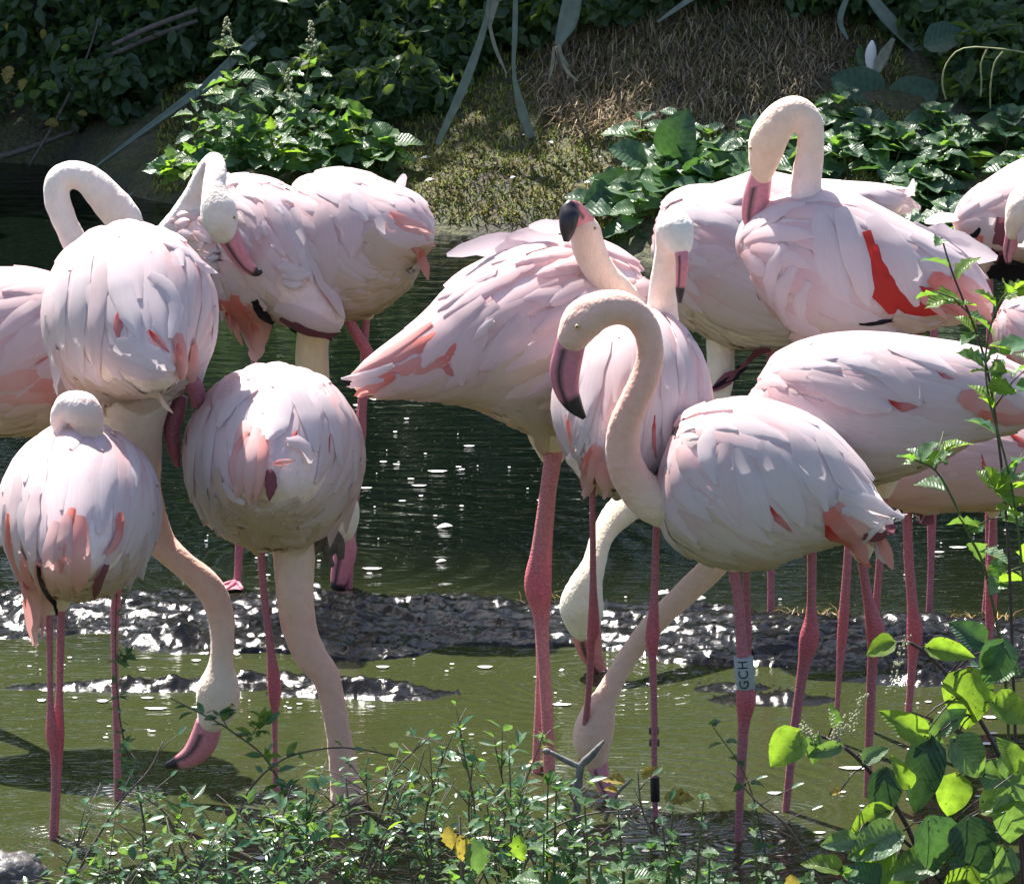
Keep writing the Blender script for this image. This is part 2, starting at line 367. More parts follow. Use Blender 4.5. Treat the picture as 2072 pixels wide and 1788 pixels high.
# wet mud bar with ledges
def lerp_pts(pts, x):
    for (a, ya), (b_, yb) in zip(pts, pts[1:]):
        if a <= x <= b_: return ya + (yb - ya) * (x - a) / (b_ - a)
    return pts[0][1] if x < pts[0][0] else pts[-1][1]
BACK = [(-300, 1205), (0, 1210), (300, 1210), (700, 1214), (1000, 1228), (1400, 1244), (1700, 1258), (2072, 1268), (2500, 1270)]
FRONT = [(-300, 1268), (0, 1268), (250, 1268), (420, 1275), (560, 1282), (750, 1285), (950, 1300), (1300, 1312), (1500, 1330), (2072, 1348), (2500, 1350)]
LOW = [(-300, 1285), (60, 1290), (130, 1275), (270, 1290), (330, 1322), (430, 1325), (560, 1330), (700, 1340), (830, 1328), (900, 1300), (1300, 1318), (1360, 1345), (1500, 1350), (1700, 1352), (2072, 1360), (2500, 1360)]
BY = [(x, YG(y)) for x, y in BACK]; FY = [(x, YG(y)) for x, y in FRONT]; LY = [(x, YG(y)) for x, y in LOW]
LUMPS = [(300, 1390, .33, .045, .030), (560, 1380, .30, .05, .028), (730, 1402, .20, .05, .040), (800, 1412, .12, .03, .018), (350, 1296, .12, .09, .045), (1560, 1415, .16, .07, .022), (1480, 1392, .10, .05, .02), (60, 1262, .10, .10, .05), (1440, 1330, .14, .06, .02), (1880, 1375, .2, .06, .03)]
LW = [(W(a, b_, YG(b_)).x, YG(b_), c, d, e) for a, b_, c, d, e in LUMPS]
def mud_h(x, y):
    px = CX + x / (y * cp) * FPX * .985
    nz = fbm(x * 3.1, y * 5.2, 1, 4)
    yb, yf, yl = lerp_pts(BY, px), lerp_pts(FY, px) + .05 * nz, lerp_pts(LY, px) + .05 * nz
    t = (y - yf); tb = yb + .03 * fbm(x * 4, 0, 9) - y
    z = -.05
    if t > 0:
        z = .006 + .006 * min(1, t / .3)
        for k_, (te, hz_) in enumerate(((.03, .010), (.10, .009), (.19, .008), (.29, .006))):
            e_ = te + (.045 + .01 * k_) * noise.noise((x * 2.3, k_ * 3.7, 5)) + .014 * noise.noise((x * 10, k_ * 5.1, 5))
            z += hz_ * min(1, max(0, (t - e_) / .011))
    if tb <= 0: z = -.05
    if t > 0 and tb > 0: z *= min(1, tb / .10) ** .5
    if 0 >= t and y > yl: z = .002 + .006 * min(1, (y - yl) * 8)
    elif t <= 0: z = -.03 - min(.1, (yl - y) * .5)
    if tb <= 0: z = -.02 + tb * .4
    q = 1 if z > 0 else .3
    st = fbm(x * 1.6, y * 6.5, 7, 3)
    if z > .01: z += .004 * math.floor(st * 3.6) / 2
    rid = 1 - abs(noise.noise((x * 2.2, y * 13, 4))) * 2
    z += q * (.007 * nz + .005 * max(0, rid) + .009 * fbm(x * 18, y * 26, 3, 4) + .006 * abs(noise.noise((x * 60, y * 60, 2))))
    for lx, ly, rx, ry, hz in LW:
        d = ((x - lx) / rx) ** 2 + ((y - ly) / ry) ** 2
        if d < 4: z = max(z, hz * math.exp(-d * 1.6) * (1 + .5 * fbm(x * 20, y * 20, 2, 3)) - .006)
    return z
xs = list(np.arange(-1.6, 1.61, .0065)); ys = list(np.arange(YG(1445), YG(1185), .0095))
V, F = grid(xs, ys, mud_h)
Vn = np.array(V); Vn[:, 2] += np.where(Vn[:, 2] > -.004, np.random.RandomState(3).randn(len(Vn)) * np.where(np.random.RandomState(8).rand(len(Vn)) < .16, .0036, .0005), 0); keep = (Vn[F][:, :, 2].max(1) > -.012); F = F[keep]
used = np.unique(F); rmp = -np.ones(len(Vn), dtype=int); rmp[used] = np.arange(len(used)); Vn = Vn[used]; F = rmp[F]
m, n, l, b, o = new_mat('wet_mud')
g = nd(n, 'ShaderNodeNewGeometry')
n1 = nd(n, 'ShaderNodeTexNoise'); n1.inputs['Scale'].default_value = 150; n1.inputs['Detail'].default_value = 8; n1.inputs['Roughness'].default_value = .7; l.new(g.outputs['Position'], n1.inputs['Vector'])
n2 = nd(n, 'ShaderNodeTexNoise'); n2.inputs['Scale'].default_value = 9; n2.inputs['Detail'].default_value = 5; l.new(g.outputs['Position'], n2.inputs['Vector'])
r = ramp(n, l, n2.outputs[0], [(.3, (.004, .004, .004)), (.6, (.009, .008, .007)), (.75, (.022, .018, .014))]); l.new(r.outputs[0], b.inputs['Base Color'])
rr = ramp(n, l, n2.outputs[0], [(.35, (.10, .10, .10)), (.65, (.16, .16, .16))]); l.new(rr.outputs[0], b.inputs['Roughness'])
b.inputs['Specular IOR Level'].default_value = .5; b.inputs['IOR'].default_value = 1.42
vo = nd(n, 'ShaderNodeTexVoronoi'); vo.inputs['Scale'].default_value = 95; l.new(g.outputs['Position'], vo.inputs['Vector'])
bb = bump(n, l, math2(n, l, 'ADD', math2(n, l, 'MULTIPLY', n1.outputs[0], 1.6), vo.outputs['Distance']), b, .35, .0016)
M['mud'] = m
tag(mesh_obj('mud_bar', Vn, F, m, smooth=False), kind='structure')

def shoal_h(x, y):
    t = min(x + .35, .42 - x) * 4; q = min(1, max(0, t)); e = 1 - abs(y - (shore_y(x) - .12)) / .2
    return -.02 + .03 * q * max(0, e) ** .6 + .012 * fbm(x * 14, y * 18, 3, 4)
V, F = grid(list(np.arange(-.35, .43, .008)), list(np.arange(18.2, 19.15, .012)), shoal_h)
V = np.array(V); V[:, 2] += np.random.RandomState(5).randn(len(V)) * .002
tag(mesh_obj('wet_gravel', V, F, M['mud'], smooth=False), kind='structure')

# ------------------------------------------------------------------ flamingos
WHITE = np.array((.885, .79, .805)); PINK = np.array((.88, .60, .60)); CREAM = np.array((.82, .67, .54)); PEACH = np.array((.81, .52, .44))  # CREAM on the belly includes warm light bounced off the water
RED = (.66, .055, .045); CORAL = (.86, .28, .23); SALMON = (.90, .56, .52); BLACK = (.02, .016, .022)
LEGP = (.50, .165, .215); LEGR = (.60, .13, .17); BILLP = (.66, .24, .29); PURP = (.30, .11, .15)

class Body:
    "a body lofted along a spine: surface points, normals and directions"
    def __init__(s, st, Y0, cap0=.16, cap1=.12, ref=None):
        s.n = 48
        A = crom(st, s.n)
        s.C = np.array([W(a[0], a[1], Y0 + a[2]) for a in A])
        sc = np.array([scale_at(Vector(c)) for c in s.C])
        u = np.linspace(0, 1, s.n)
        c0 = np.sqrt(np.clip(1 - (1 - np.clip(u / cap0, 0, 1)) ** 2, 0, 1)); c1 = np.sqrt(np.clip(1 - (1 - np.clip((1 - u) / cap1, 0, 1)) ** 2, 0, 1))
        cc = np.maximum(c0 * c1, .02)
        s.ru = np.maximum(A[:, 3], 3) * sc * cc; s.rs = np.maximum(A[:, 4], 3) * sc * cc
        T = np.gradient(s.C, axis=0); T /= np.linalg.norm(T, axis=1)[:, None]
        R = np.array(ref if ref is not None else CU)
        S = np.cross(T, R); S /= np.linalg.norm(S, axis=1)[:, None]
        s.T = T; s.S = S; s.U = np.cross(S, T)
        s.len = np.linalg.norm(np.diff(s.C, axis=0), axis=1).sum()
    def at(s, u, v):
        u = min(max(u, 0.), .9999) * (s.n - 1); i = int(u); f = u - i
        g = lambda a: a[i] * (1 - f) + a[i + 1] * f
        return g(s.C) + g(s.ru) * math.cos(v) * g(s.U) + g(s.rs) * math.sin(v) * g(s.S)
    def frame(s, u, v):
        e = .004; P = s.at(u, v)
        Pu = (s.at(u + e, v) - s.at(u - e, v)) / (2 * e); Pv = (s.at(u, v + e) - s.at(u, v - e)) / (2 * e)
        N = np.cross(Pv, Pu); L = np.linalg.norm(N)
        i = int(min(max(u, 0), .9999) * (s.n - 1))
        N = N / L if L > 1e-9 else s.T[i]
        if np.dot(N, P - s.C[i]) < 0: N = -N
        return P, Pu, Pv, N
    def mesh(s):
        V = []; F = []; k = 28
        for i in range(s.n):
            for j in range(k):
                t = 2 * math.pi * j / k
                V.append(s.C[i] + s.ru[i] * math.cos(t) * s.U[i] + s.rs[i] * math.sin(t) * s.S[i])
        for i in range(s.n - 1):
            for j in range(k):
                F.append((i * k + j, i * k + (j + 1) % k, (i + 1) * k + (j + 1) % k, (i + 1) * k + j))
        V += [s.C[0], s.C[-1]]; a = len(V) - 2
        for j in range(k):
            F.append((a, (j + 1) % k, j)); F.append((a + 1, (s.n - 1) * k + j, (s.n - 1) * k + (j + 1) % k))
        return V, F

FP = [.0, .12, .3, .5, .7, .86, .95, 1.0]                      # stations along a feather
FWID = [.55, .8, .97, 1.0, .99, .86, .62, .2]
FRED = [.12, .45, .8, 1.0, .9, .62, .35, .05]
def feather_from_line(L, N, width, c0, c1, camber=.12, curl=0.0, prof=FWID):
    "L: 8 centreline points, N: 8 normals -> verts, faces, colours, uv"
    V = []; C = []; U = []; BN = [np.array(x) for x in N for _ in range(5)]
    T = np.gradient(L, axis=0); T /= np.linalg.norm(T, axis=1)[:, None] + 1e-12
    for i in range(8):
        B = np.cross(N[i], T[i]); B /= np.linalg.norm(B) + 1e-12
        hw = width * .5 * prof[i] * (1 + .10 * math.sin(i * 2.7 + width * 9000))
        for j, q in enumerate((-1, -.55, 0, .55, 1)):
            V.append(L[i] + B * hw * q - N[i] * (hw * camber * q * q) + N[i] * curl * hw * max(0, FP[i] - .6) * 3 * q * q)
            t = FP[i]; k = min(1, max(0, (t - .12) / .5)); k = k * k * (3 - 2 * k)
            C.append(c0 * (1 - k) + c1 * k); U.append((q * .5, t))
    F = [(i * 5 + j, i * 5 + j + 1, (i + 1) * 5 + j + 1, (i + 1) * 5 + j) for i in range(7) for j in range(4)]
    return V, F, C, U, BN
def surf_feather(B, u, v, length, width, off, lift, c0, c1, k, side=0, curl=0.0, swirl=0.0):
    ds = length / 7; L = []; NN = []; last = None; P = None; G5 = []
    for i in range(8):
        hw = width * .5 * FWID[i] * (1 + .10 * math.sin(i * 2.7 + width * 9000)); lat = None
        if u < .985:
            P, Pu, Pv, N = B.frame(u, v)
            i0 = int(min(max(u, 0), .9999) * (B.n - 1))
            d = B.T[i0] + np.array((swirl, 0, -k * (0.35 + .9 * abs(math.sin(v)))))
            d = d - N * np.dot(d, N); nn = np.linalg.norm(d)
            d = d / nn if nn > 1e-6 else (last if last is not None else B.T[i0])
            if last is not None: d = .6 * last + .4 * d; d -= N * np.dot(d, N); d /= np.linalg.norm(d) + 1e-9
            G = np.array([[Pu @ Pu, Pu @ Pv], [Pu @ Pv, Pv @ Pv]]) + np.eye(2) * 1e-8
            du, dv = np.linalg.solve(G, np.array([Pu @ d, Pv @ d]) * ds)
            du = min(max(du, -.12), .12); dv = min(max(dv, -.4), .4)
            L.append(P + N * (off + lift * FP[i] ** 1.6)); NN.append(N)
            bb = np.cross(N, d); su, sv = np.linalg.solve(G, np.array([Pu @ bb, Pv @ bb]))
            lat = []
            for q in (-1, -.55, 0, .55, 1):
                pu, pv = u + max(-.1, min(.1, su * hw * q)), v + max(-.5, min(.5, sv * hw * q))
                if pu > .985: lat = None; break
                Q, _, _, N2 = B.frame(max(pu, .004), pv)
                lat.append(Q + N2 * ((off + lift * FP[i] ** 1.6) * (1 - .45 * q * q) + hw * .07 * (1 - q * q)))
            u += du; v += dv; last = d
        else:
            L.append(L[-1] + last * ds if L else P); NN.append(NN[-1])
        G5.append(lat)
    V, F, C, U, BN = feather_from_line(np.array(L), NN, width, np.array(c0), np.array(c1), curl=curl)
    for i in range(8):
        if G5[i] is None: break
        V[i * 5:i * 5 + 5] = G5[i]
    return V, F, C, U, BN

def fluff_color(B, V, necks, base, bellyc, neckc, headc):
    "plumage colours for back, belly, neck, head; warm bounced light is painted into the belly"
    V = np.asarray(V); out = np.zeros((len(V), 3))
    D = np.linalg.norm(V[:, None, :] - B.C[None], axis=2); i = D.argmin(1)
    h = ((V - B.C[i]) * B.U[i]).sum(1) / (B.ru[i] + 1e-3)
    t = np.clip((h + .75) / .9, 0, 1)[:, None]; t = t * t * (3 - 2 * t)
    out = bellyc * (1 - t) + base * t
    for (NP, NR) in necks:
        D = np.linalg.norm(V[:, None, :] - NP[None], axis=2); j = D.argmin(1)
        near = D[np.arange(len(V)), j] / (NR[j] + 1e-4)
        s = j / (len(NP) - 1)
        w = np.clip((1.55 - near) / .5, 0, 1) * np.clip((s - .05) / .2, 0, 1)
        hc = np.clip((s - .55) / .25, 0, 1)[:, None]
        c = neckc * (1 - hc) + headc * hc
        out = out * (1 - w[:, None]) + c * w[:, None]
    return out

def px_line(pts, Y0, n):
    "pixel polyline rows (px, py, dd, r) -> world points and radii"
    A = crom(pts, n); P = [W(a[0], a[1], Y0 + a[2]) for a in A]
    return np.array(P), np.array([a[3] * scale_at(p) for a, p in zip(A, P)])

def flamingo(label, foot, body, neck=None, bill=None, legs=(), eye=None, accents=(), pink=.3, tint=None, fan=1.0, k=.55,
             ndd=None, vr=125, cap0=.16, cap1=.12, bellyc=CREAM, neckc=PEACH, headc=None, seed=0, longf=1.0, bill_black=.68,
             ring=None, bands=(), flatbill=.62, feathers=True, swirl=0.0, rowsets=None, plumage_n=1.0, billc=BILLP):
    rnd = random.Random(seed * 13 + 5)
    Y0 = YG(foot)
    base_c = WHITE * (1 - pink) + PINK * pink
    headc = np.array(headc if headc is not None else (.80, .70, .62)); neckc = np.array(neckc)
    gx = W(body[len(body) // 2][0], foot, Y0).x
    root = empty('flamingo', (gx, Y0, 0), label, 'flamingo', 'flamingos standing in the pond')
    B = Body(body, Y0, cap0, cap1)
    V, F = B.mesh(); V = [tuple(x) for x in V]; F = [tuple(x) for x in F]
    necks = []
    def add(v, f):
        o = len(V); V.extend([tuple(x) for x in v]); F.extend([tuple(q + o for q in x) for x in f])
    if neck:
        n4 = [(a[0], a[1], a[3] if len(a) > 3 else 0, a[2]) for a in neck]
        P, R = px_line(n4, Y0, max(24, len(neck) * 6))
        necks.append((P, R)); v, f = tube(P, R, 18)
        add(v, f)
        for e in (0, -1):                                     # rounded ends
            d = (P[0] - P[1]) if e == 0 else (P[-1] - P[-2]); d = d / (np.linalg.norm(d) + 1e-9)
            q = [P[e] - d * R[e] * .2 + d * R[e] * math.sin(x) * .95 for x in np.linspace(0, 1.45, 6)]
            v, f = tube(q, [R[e] * max(.1, math.cos(x)) for x in np.linspace(0, 1.45, 6)], 18); add(v, f)
    # thighs: feathered tibia tops
    for lg in legs:
        a = lg['p'][0]
        if lg.get('thigh', 1):
            P, R = px_line([(a[0], a[1] - 75, lg.get('dd', 0) * .6, 60), (a[0], a[1] - 35, lg.get('dd', 0) * .8, a[2] * 2.4 + 8), (a[0], a[1] + 6, lg.get('dd', 0), a[2] * 1.25)], Y0, 8)
            v, f = tube(P, R, 14); add(v, f)
    raw = mesh_obj('raw', np.array(V), F, None, None)
    md = raw.modifiers.new('r', 'REMESH'); md.mode = 'VOXEL'; md.voxel_size = .0062
    sm = raw.modifiers.new('s', 'SMOOTH'); sm.factor = .5; sm.iterations = 5
    dg = bpy.context.evaluated_depsgraph_get(); ev = raw.evaluated_get(dg); me = ev.to_mesh()
    nv = len(me.vertices); co = np.empty(nv * 3, dtype=np.float32); me.vertices.foreach_get('co', co); co = co.reshape(-1, 3)
    no = np.empty(nv * 3, dtype=np.float32); me.vertices.foreach_get('normal', no); no = no.reshape(-1, 3)
    quads = np.empty(len(me.loops), dtype=np.int32); me.loops.foreach_get('vertex_index', quads)
    ev.to_mesh_clear(); rm = raw.data; bpy.data.objects.remove(raw); bpy.data.meshes.remove(rm)
    quads = quads.reshape(-1, 4)
    # uneven fluff
    ph = np.random.RandomState(seed).rand(6, 3) * 10
    dsp = sum(np.sin(co @ (np.random.RandomState(seed * 7 + i).randn(3) * (55 + 35 * i)) + ph[i, 0]) for i in range(5)) * .00028
    co = co + no * dsp[:, None]
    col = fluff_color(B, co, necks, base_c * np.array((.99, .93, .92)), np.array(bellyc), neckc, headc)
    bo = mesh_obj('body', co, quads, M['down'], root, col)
    bvh = BVHTree.FromPolygons([tuple(x) for x in co.tolist()], quads.tolist())
    cam0 = Vector((0, 0, H))
    def hit(px, py, off=.006):
        r = ray(px, py).normalized(); h = bvh.ray_cast(cam0, r)
        if h[0] is None: return None, None
        n = h[1] if h[1].dot(r) < 0 else -h[1]
        return h[0] + n * off, n
    # automatic plumage
    if feathers:
        sc = B.len / .5
        sets = rowsets or [(.40, .28, .048, 11, .003, 1), (.27, .27, .050, 12, .005, 1), (.16, .22, .050, 14, .007, 1), (.07, .15, .044, 15, .009, 1), (.02, .08, .036, 17, .010, 1)]
        for r_i, (u0, ln, wd, step, off, _) in enumerate(sets):
            v = -vr + rnd.uniform(0, step)
            while v < vr:
                vv = math.radians(v)
                uu = u0 + rnd.uniform(-.03, .03) + .05 * math.cos(vv)
                pk = min(1, pink + rnd.uniform(-.12, .15))
                c1 = WHITE * (1 - pk) + PINK * pk
                c0 = PINK * .7 + c1 * .25
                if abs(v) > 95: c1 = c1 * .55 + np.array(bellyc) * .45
                V1, F1, C1, U1, B1 = surf_feather(B, uu, vv, ln * sc * longf * rnd.uniform(.85, 1.15), wd * rnd.uniform(.85, 1.2) * math.sqrt(sc), off + rnd.uniform(0, .003),
                                              rnd.uniform(.0, .0022) * fan, c0, c1, k * rnd.uniform(.7, 1.3), curl=rnd.uniform(0, .12), swirl=swirl)
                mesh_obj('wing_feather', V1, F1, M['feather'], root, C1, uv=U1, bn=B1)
                v += step * rnd.uniform(.8, 1.2)
        AV, AF, AC, AU, AB = [], [], [], [], []
        for i in range(int(430 * plumage_n)):
            u = rnd.random() ** 1.5 * .8; v = rnd.uniform(-math.pi, math.pi)
            if abs(v) < 2.1 and u > .14: v = math.copysign(rnd.uniform(2.0, math.pi), v)
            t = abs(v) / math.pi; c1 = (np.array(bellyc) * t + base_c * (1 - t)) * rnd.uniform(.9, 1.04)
            V1, F1, C1, U1, B1 = surf_feather(B, u, v, rnd.uniform(.04, .075), rnd.uniform(.018, .03), .0035, rnd.uniform(.001, .006), c1 * .96, c1, k * .6)
            o = len(AV); AV += V1; AF += [tuple(x + o for x in f) for f in F1]; AC += C1; AU += U1; AB += B1
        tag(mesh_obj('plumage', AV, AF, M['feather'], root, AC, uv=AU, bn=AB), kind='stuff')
    # feathers traced where the photograph shows them: (colour, width px, points, name)
    for ac in accents:
        cname, wpx, pts = ac[0], ac[1], ac[2]; opt = ac[3] if len(ac) > 3 else {}
        cc = np.array({'red': RED, 'coral': CORAL, 'salmon': SALMON, 'black': BLACK, 'white': WHITE, 'pink': np.array((.89, .62, .60)), 'cream': CREAM, 'purple': PURP,
                       'pale': WHITE * .65 + PINK * .35}[cname])
        c0 = np.array(opt.get('c0', cc * .9 if cname not in ('red', 'salmon') else np.array((.86, .28, .22) if cname == 'red' else (.87, .40, .36)))) if not isinstance(opt.get('c0'), str) else np.array({'coral': CORAL, 'pink': PINK, 'red': RED, 'white': WHITE}[opt['c0']])
        if cname in ('red', 'coral') and 'c0' not in opt: c0, cc = cc, cc * .55 + PINK * .45
        A = crom(pts, 8); L = []; NN = []; ly = None; ln_ = None
        if cname == 'red' and 'keep' not in opt: wpx = wpx * (.75 if wpx < 40 else 1)
        offv = opt.get('off', .016); offv = offv if offv < .011 else (.009 + offv * .22)
        if cname == 'red': offv = opt.get('keep', .0098)
        for (x, y) in A:
            p, nn = hit(x, y, offv)
            if p is None or (ly is not None and abs(p.y - ly) > .13):
                yy = (ly if ly is not None else Y0 + opt.get('dd', 0.0)) + opt.get('dy', 0)
                p = W(x, y, yy); nn = ln_ if ln_ is not None else Vector((0, -1, .3)).normalized()
            if opt.get('flat'): nn = Vector((0, -1, .35)).normalized()
            ly = p.y; ln_ = nn; L.append(np.array(p)); NN.append(np.array(nn))
        L = np.array(L)
        for _ in range(2): L[1:-1] = (L[:-2] + L[1:-1] * 2 + L[2:]) / 4
        V1, F1, C1, U1, B1 = feather_from_line(L, NN, wpx * scale_at(Vector(L[3])), c0, cc, camber=opt.get('camber', .12), prof=FRED if cname == 'red' and wpx < 40 else FWID)
        if not opt.get('flat'):
            for qi in range(len(V1)):
                if qi % 5 == 2: continue
                pp = Vector(V1[qi]); h = bvh.find_nearest(pp, .05)
                if h[0] is not None:
                    nn = h[1] if (pp - h[0]).dot(h[1]) > -1e-4 or (pp - h[0]).length < .012 else -h[1]
                    if (pp - h[0]).length < .03:
                        V1[qi] = np.array(h[0] + nn * offv * (.6 if qi % 5 in (0, 4) else .92))
        mesh_obj(opt.get('name', 'wing_feather'), V1, F1, M['feather'], root, C1, uv=U1, bn=B1)
    # bill
    if bill:
        nd_ = neck[-1][3] if neck and len(neck[-1]) > 3 else 0
        b4 = [(x[0], x[1], x[3] if len(x) > 3 else nd_, x[2]) for x in bill]
        P, R = px_line(b4, Y0, 26)
        v, f = tube(P, R, 16, flat=flatbill)
        s = np.repeat(np.linspace(0, 1, 26), 16); s = np.concatenate([s, [0, 1]])
        ang = np.concatenate([np.tile(np.arange(16), 26), [0, 0]])
        t = np.clip((s - bill_black) / .05, 0, 1)[:, None]
        c = np.array(billc) * (1 - t) + np.array(BLACK) * t
        seam = (np.isin(ang, (5, 12)) & (s > .12))[:, None]
        c = np.where(seam, np.array(BLACK) * 1.5, c)
        bl = mesh_obj('bill', v, f, M['bill'], root, c)
    if eye:
        x, y, r = eye
        r_ = ray(x, y).normalized(); h = bvh.ray_cast(cam0, r_)
        if h[0] is not None:
            c = h[0]; rr = r * scale_at(c)
            bm = bmesh.new(); bmesh.ops.create_uvsphere(bm, u_segments=16, v_segments=12, radius=rr)
            me2 = bpy.data.meshes.new('eye'); 
            D = -r_
            cl = []
            for vv in bm.verts:
                q = vv.co.normalized().dot(D)
                cl.append((.01, .01, .01) if q > .88 else (.75, .6, .25) if q > .45 else (.5, .25, .25))
                vv.co += c + D * rr * .05
            vs = [tuple(vv.co) for vv in bm.verts]; fs = [tuple(q.index for q in ff.verts) for ff in bm.faces]; bm.free()
            mesh_obj('eye', vs, fs, M['eye'], root, cl)
    # legs
    for li, lg in enumerate(legs):
        pts = lg['p']; fy = lg.get('foot', foot); dd0 = lg.get('dd', 0); ddf = YG(fy) - Y0
        n = len(pts); rows = []
        y0, y1 = pts[0][1], fy
        for (x, y, r) in [(pts[0][0], pts[0][1] - 60, pts[0][2] * 1.1)] + list(pts):
            t = min(1, max(0, (y - y0) / (y1 - y0 + 1e-6))); rows.append((x, y, dd0 * (1 - t) + ddf * t, r * .84 * (1.0 if lg.get('joint') is None else 1 + .16 * math.exp(-((y - lg['joint']) / 26.) ** 2))))
        P, R = px_line(rows, Y0, 34)
        if lg.get('wet', True):
            e = P[-1].copy(); P = np.vstack([P, [[e[0], e[1], -.09]], [[e[0], e[1], -.17]]]); R = np.concatenate([R, [R[-1], R[-1]]])
        v, f = tube(P, R, 12)
        c = []
        jy = lg.get('joint')
        for i in range(len(P)):
            ppy = crom(rows, 34)[min(i, 33)][1]
            t = math.exp(-((ppy - jy) / 60.) ** 2) if jy else 0
            q = np.array(lg.get('tint', LEGP)) * (1 - t) + np.array(LEGR) * t * (1.3 if 'tint' in lg else 1)
            q = q * (1 + .25 * max(0, (i / 34 - .75)) * 2)
            c += [q] * 12
        c += [c[0], c[-1]]
        lo = mesh_obj('leg', v, f, M['leg'], root, c)
        if lg.get('web'):
            foot_mesh(P[-1] if not lg.get('wet', True) else P[-3], lg['web'], lo)
    return root, Y0, bvh

def foot_mesh(p, ang, parent, s=1.0, drop=0.0):
    "webbed foot: three toes with a web between and a small hind toe"
    p = np.array(p); V = []; F = []
    toes = []
    for a in (-34, 0, 34):
        t = math.radians(ang + a); d = np.array((math.cos(t), math.sin(t), 0)); L = .075 if a == 0 else .066
        q = [p + d * L * x * s + np.array((0, 0, .006 * (1 - x) - drop * x * x)) for x in np.linspace(0, 1, 6)]
        toes.append(q); v, f = tube(q, np.array([.0075, .006, .0065, .005, .0055, .002]) * s, 8, ref=(0.01, .02, 1))
        o = len(V); V += v; F += [tuple(x + o for x in y) for y in f]
    for a, b in ((0, 1), (1, 2)):
        o = len(V)
        for i in range(6): V.append(toes[a][i]); V.append((toes[a][i] + toes[b][i]) / 2 * (.96 if 0 else 1) + (p - (toes[a][i] + toes[b][i]) / 2) * .16); V.append(toes[b][i])
        for i in range(5):
            for j in range(2): F.append((o + i * 3 + j, o + i * 3 + j + 1, o + i * 3 + j + 4, o + i * 3 + j + 3))
    return mesh_obj('foot', V, F, M['leg'], parent, [np.array(LEGP) * 1.2] * len(V))

BIRDS = {}
# 1 front left, seen from behind, head tucked on the back
BIRDS[1] = flamingo('front left flamingo seen from behind with its head tucked on its back', 1697,
    [(185, 1000, .2, 95, 92), (168, 1010, .1, 150, 140), (160, 1035, 0, 170, 157), (155, 1055, -.1, 162, 146), (150, 1095, -.2, 115, 104), (146, 1135, -.27, 70, 62), (143, 1165, -.3, 36, 36)],
    neck=[(175, 930, 40, .05), (138, 885, 24, .0), (122, 850, 22, -.02), (138, 822, 29, -.04), (166, 830, 38, -.05), (180, 862, 32, -.05), (186, 892, 18, -.04)],
    legs=[dict(p=[(100, 1240, 9), (101, 1330, 8), (102, 1424, 8), (106, 1486, 14), (110, 1530, 10), (110, 1600, 8), (106, 1697, 8)], joint=1486, dd=-.03),
          dict(p=[(124, 1230, 10), (122, 1315, 10), (120, 1410, 9), (117, 1480, 14), (119, 1540, 9), (117, 1600, 7), (113, 1690, 6)], joint=1480, foot=1690, dd=.02)],
    headc=(.78, .58, .50), neckc=(.82, .70, .68), pink=.12, seed=1, k=.9,
    accents=[('coral', 30, [(146, 1035), (135, 1085), (125, 1150)], dict(name='tail_feather', off=.03)), ('pink', 46, [(118, 1060), (108, 1130), (112, 1190)], dict(name='tail_feather', off=.034)),
             ('salmon', 48, [(160, 1050), (158, 1130), (160, 1205)], dict(name='tail_feather', off=.038)), ('pink', 46, [(136, 1050), (132, 1130), (135, 1212)], dict(name='tail_feather', off=.044)),
             ('white', 34, [(300, 1040), (304, 1110), (290, 1175)], dict(off=.02)), ('pale', 32, [(285, 1080), (278, 1150), (262, 1200)], dict(off=.02)), ('cream', 34, [(250, 1120), (240, 1180), (228, 1218)], dict(off=.01)), ('white', 32, [(18, 1020), (14, 1100), (30, 1180)], dict(off=.02)), ('coral', 26, [(236, 1040), (232, 1090), (205, 1120)], dict(off=.028)), ('red', 18, [(240, 1050), (236, 1092), (215, 1112)], dict(off=.032)),
             ('purple', 26, [(206, 1138), (195, 1165), (188, 1195)], dict(off=.04, name='tail_feather')),
             ('coral', 34, [(28, 1040), (30, 1120), (52, 1230)], dict(off=.03)), ('salmon', 44, [(60, 1120), (62, 1200), (72, 1311)], dict(off=.035, dy=-.0)), ('salmon', 38, [(88, 1130), (92, 1200), (84, 1290)], dict(off=.03)),
             ('coral', 20, [(50, 1180), (58, 1240), (68, 1305)], dict(off=.04)),
             ('black', 14, [(90, 1140), (98, 1190), (118, 1245)], dict(off=.045)), ('pale', 48, [(44, 960), (38, 1060), (58, 1165)], dict(off=.026)), ('pale', 46, [(78, 990), (70, 1080), (82, 1170)], dict(off=.028))])

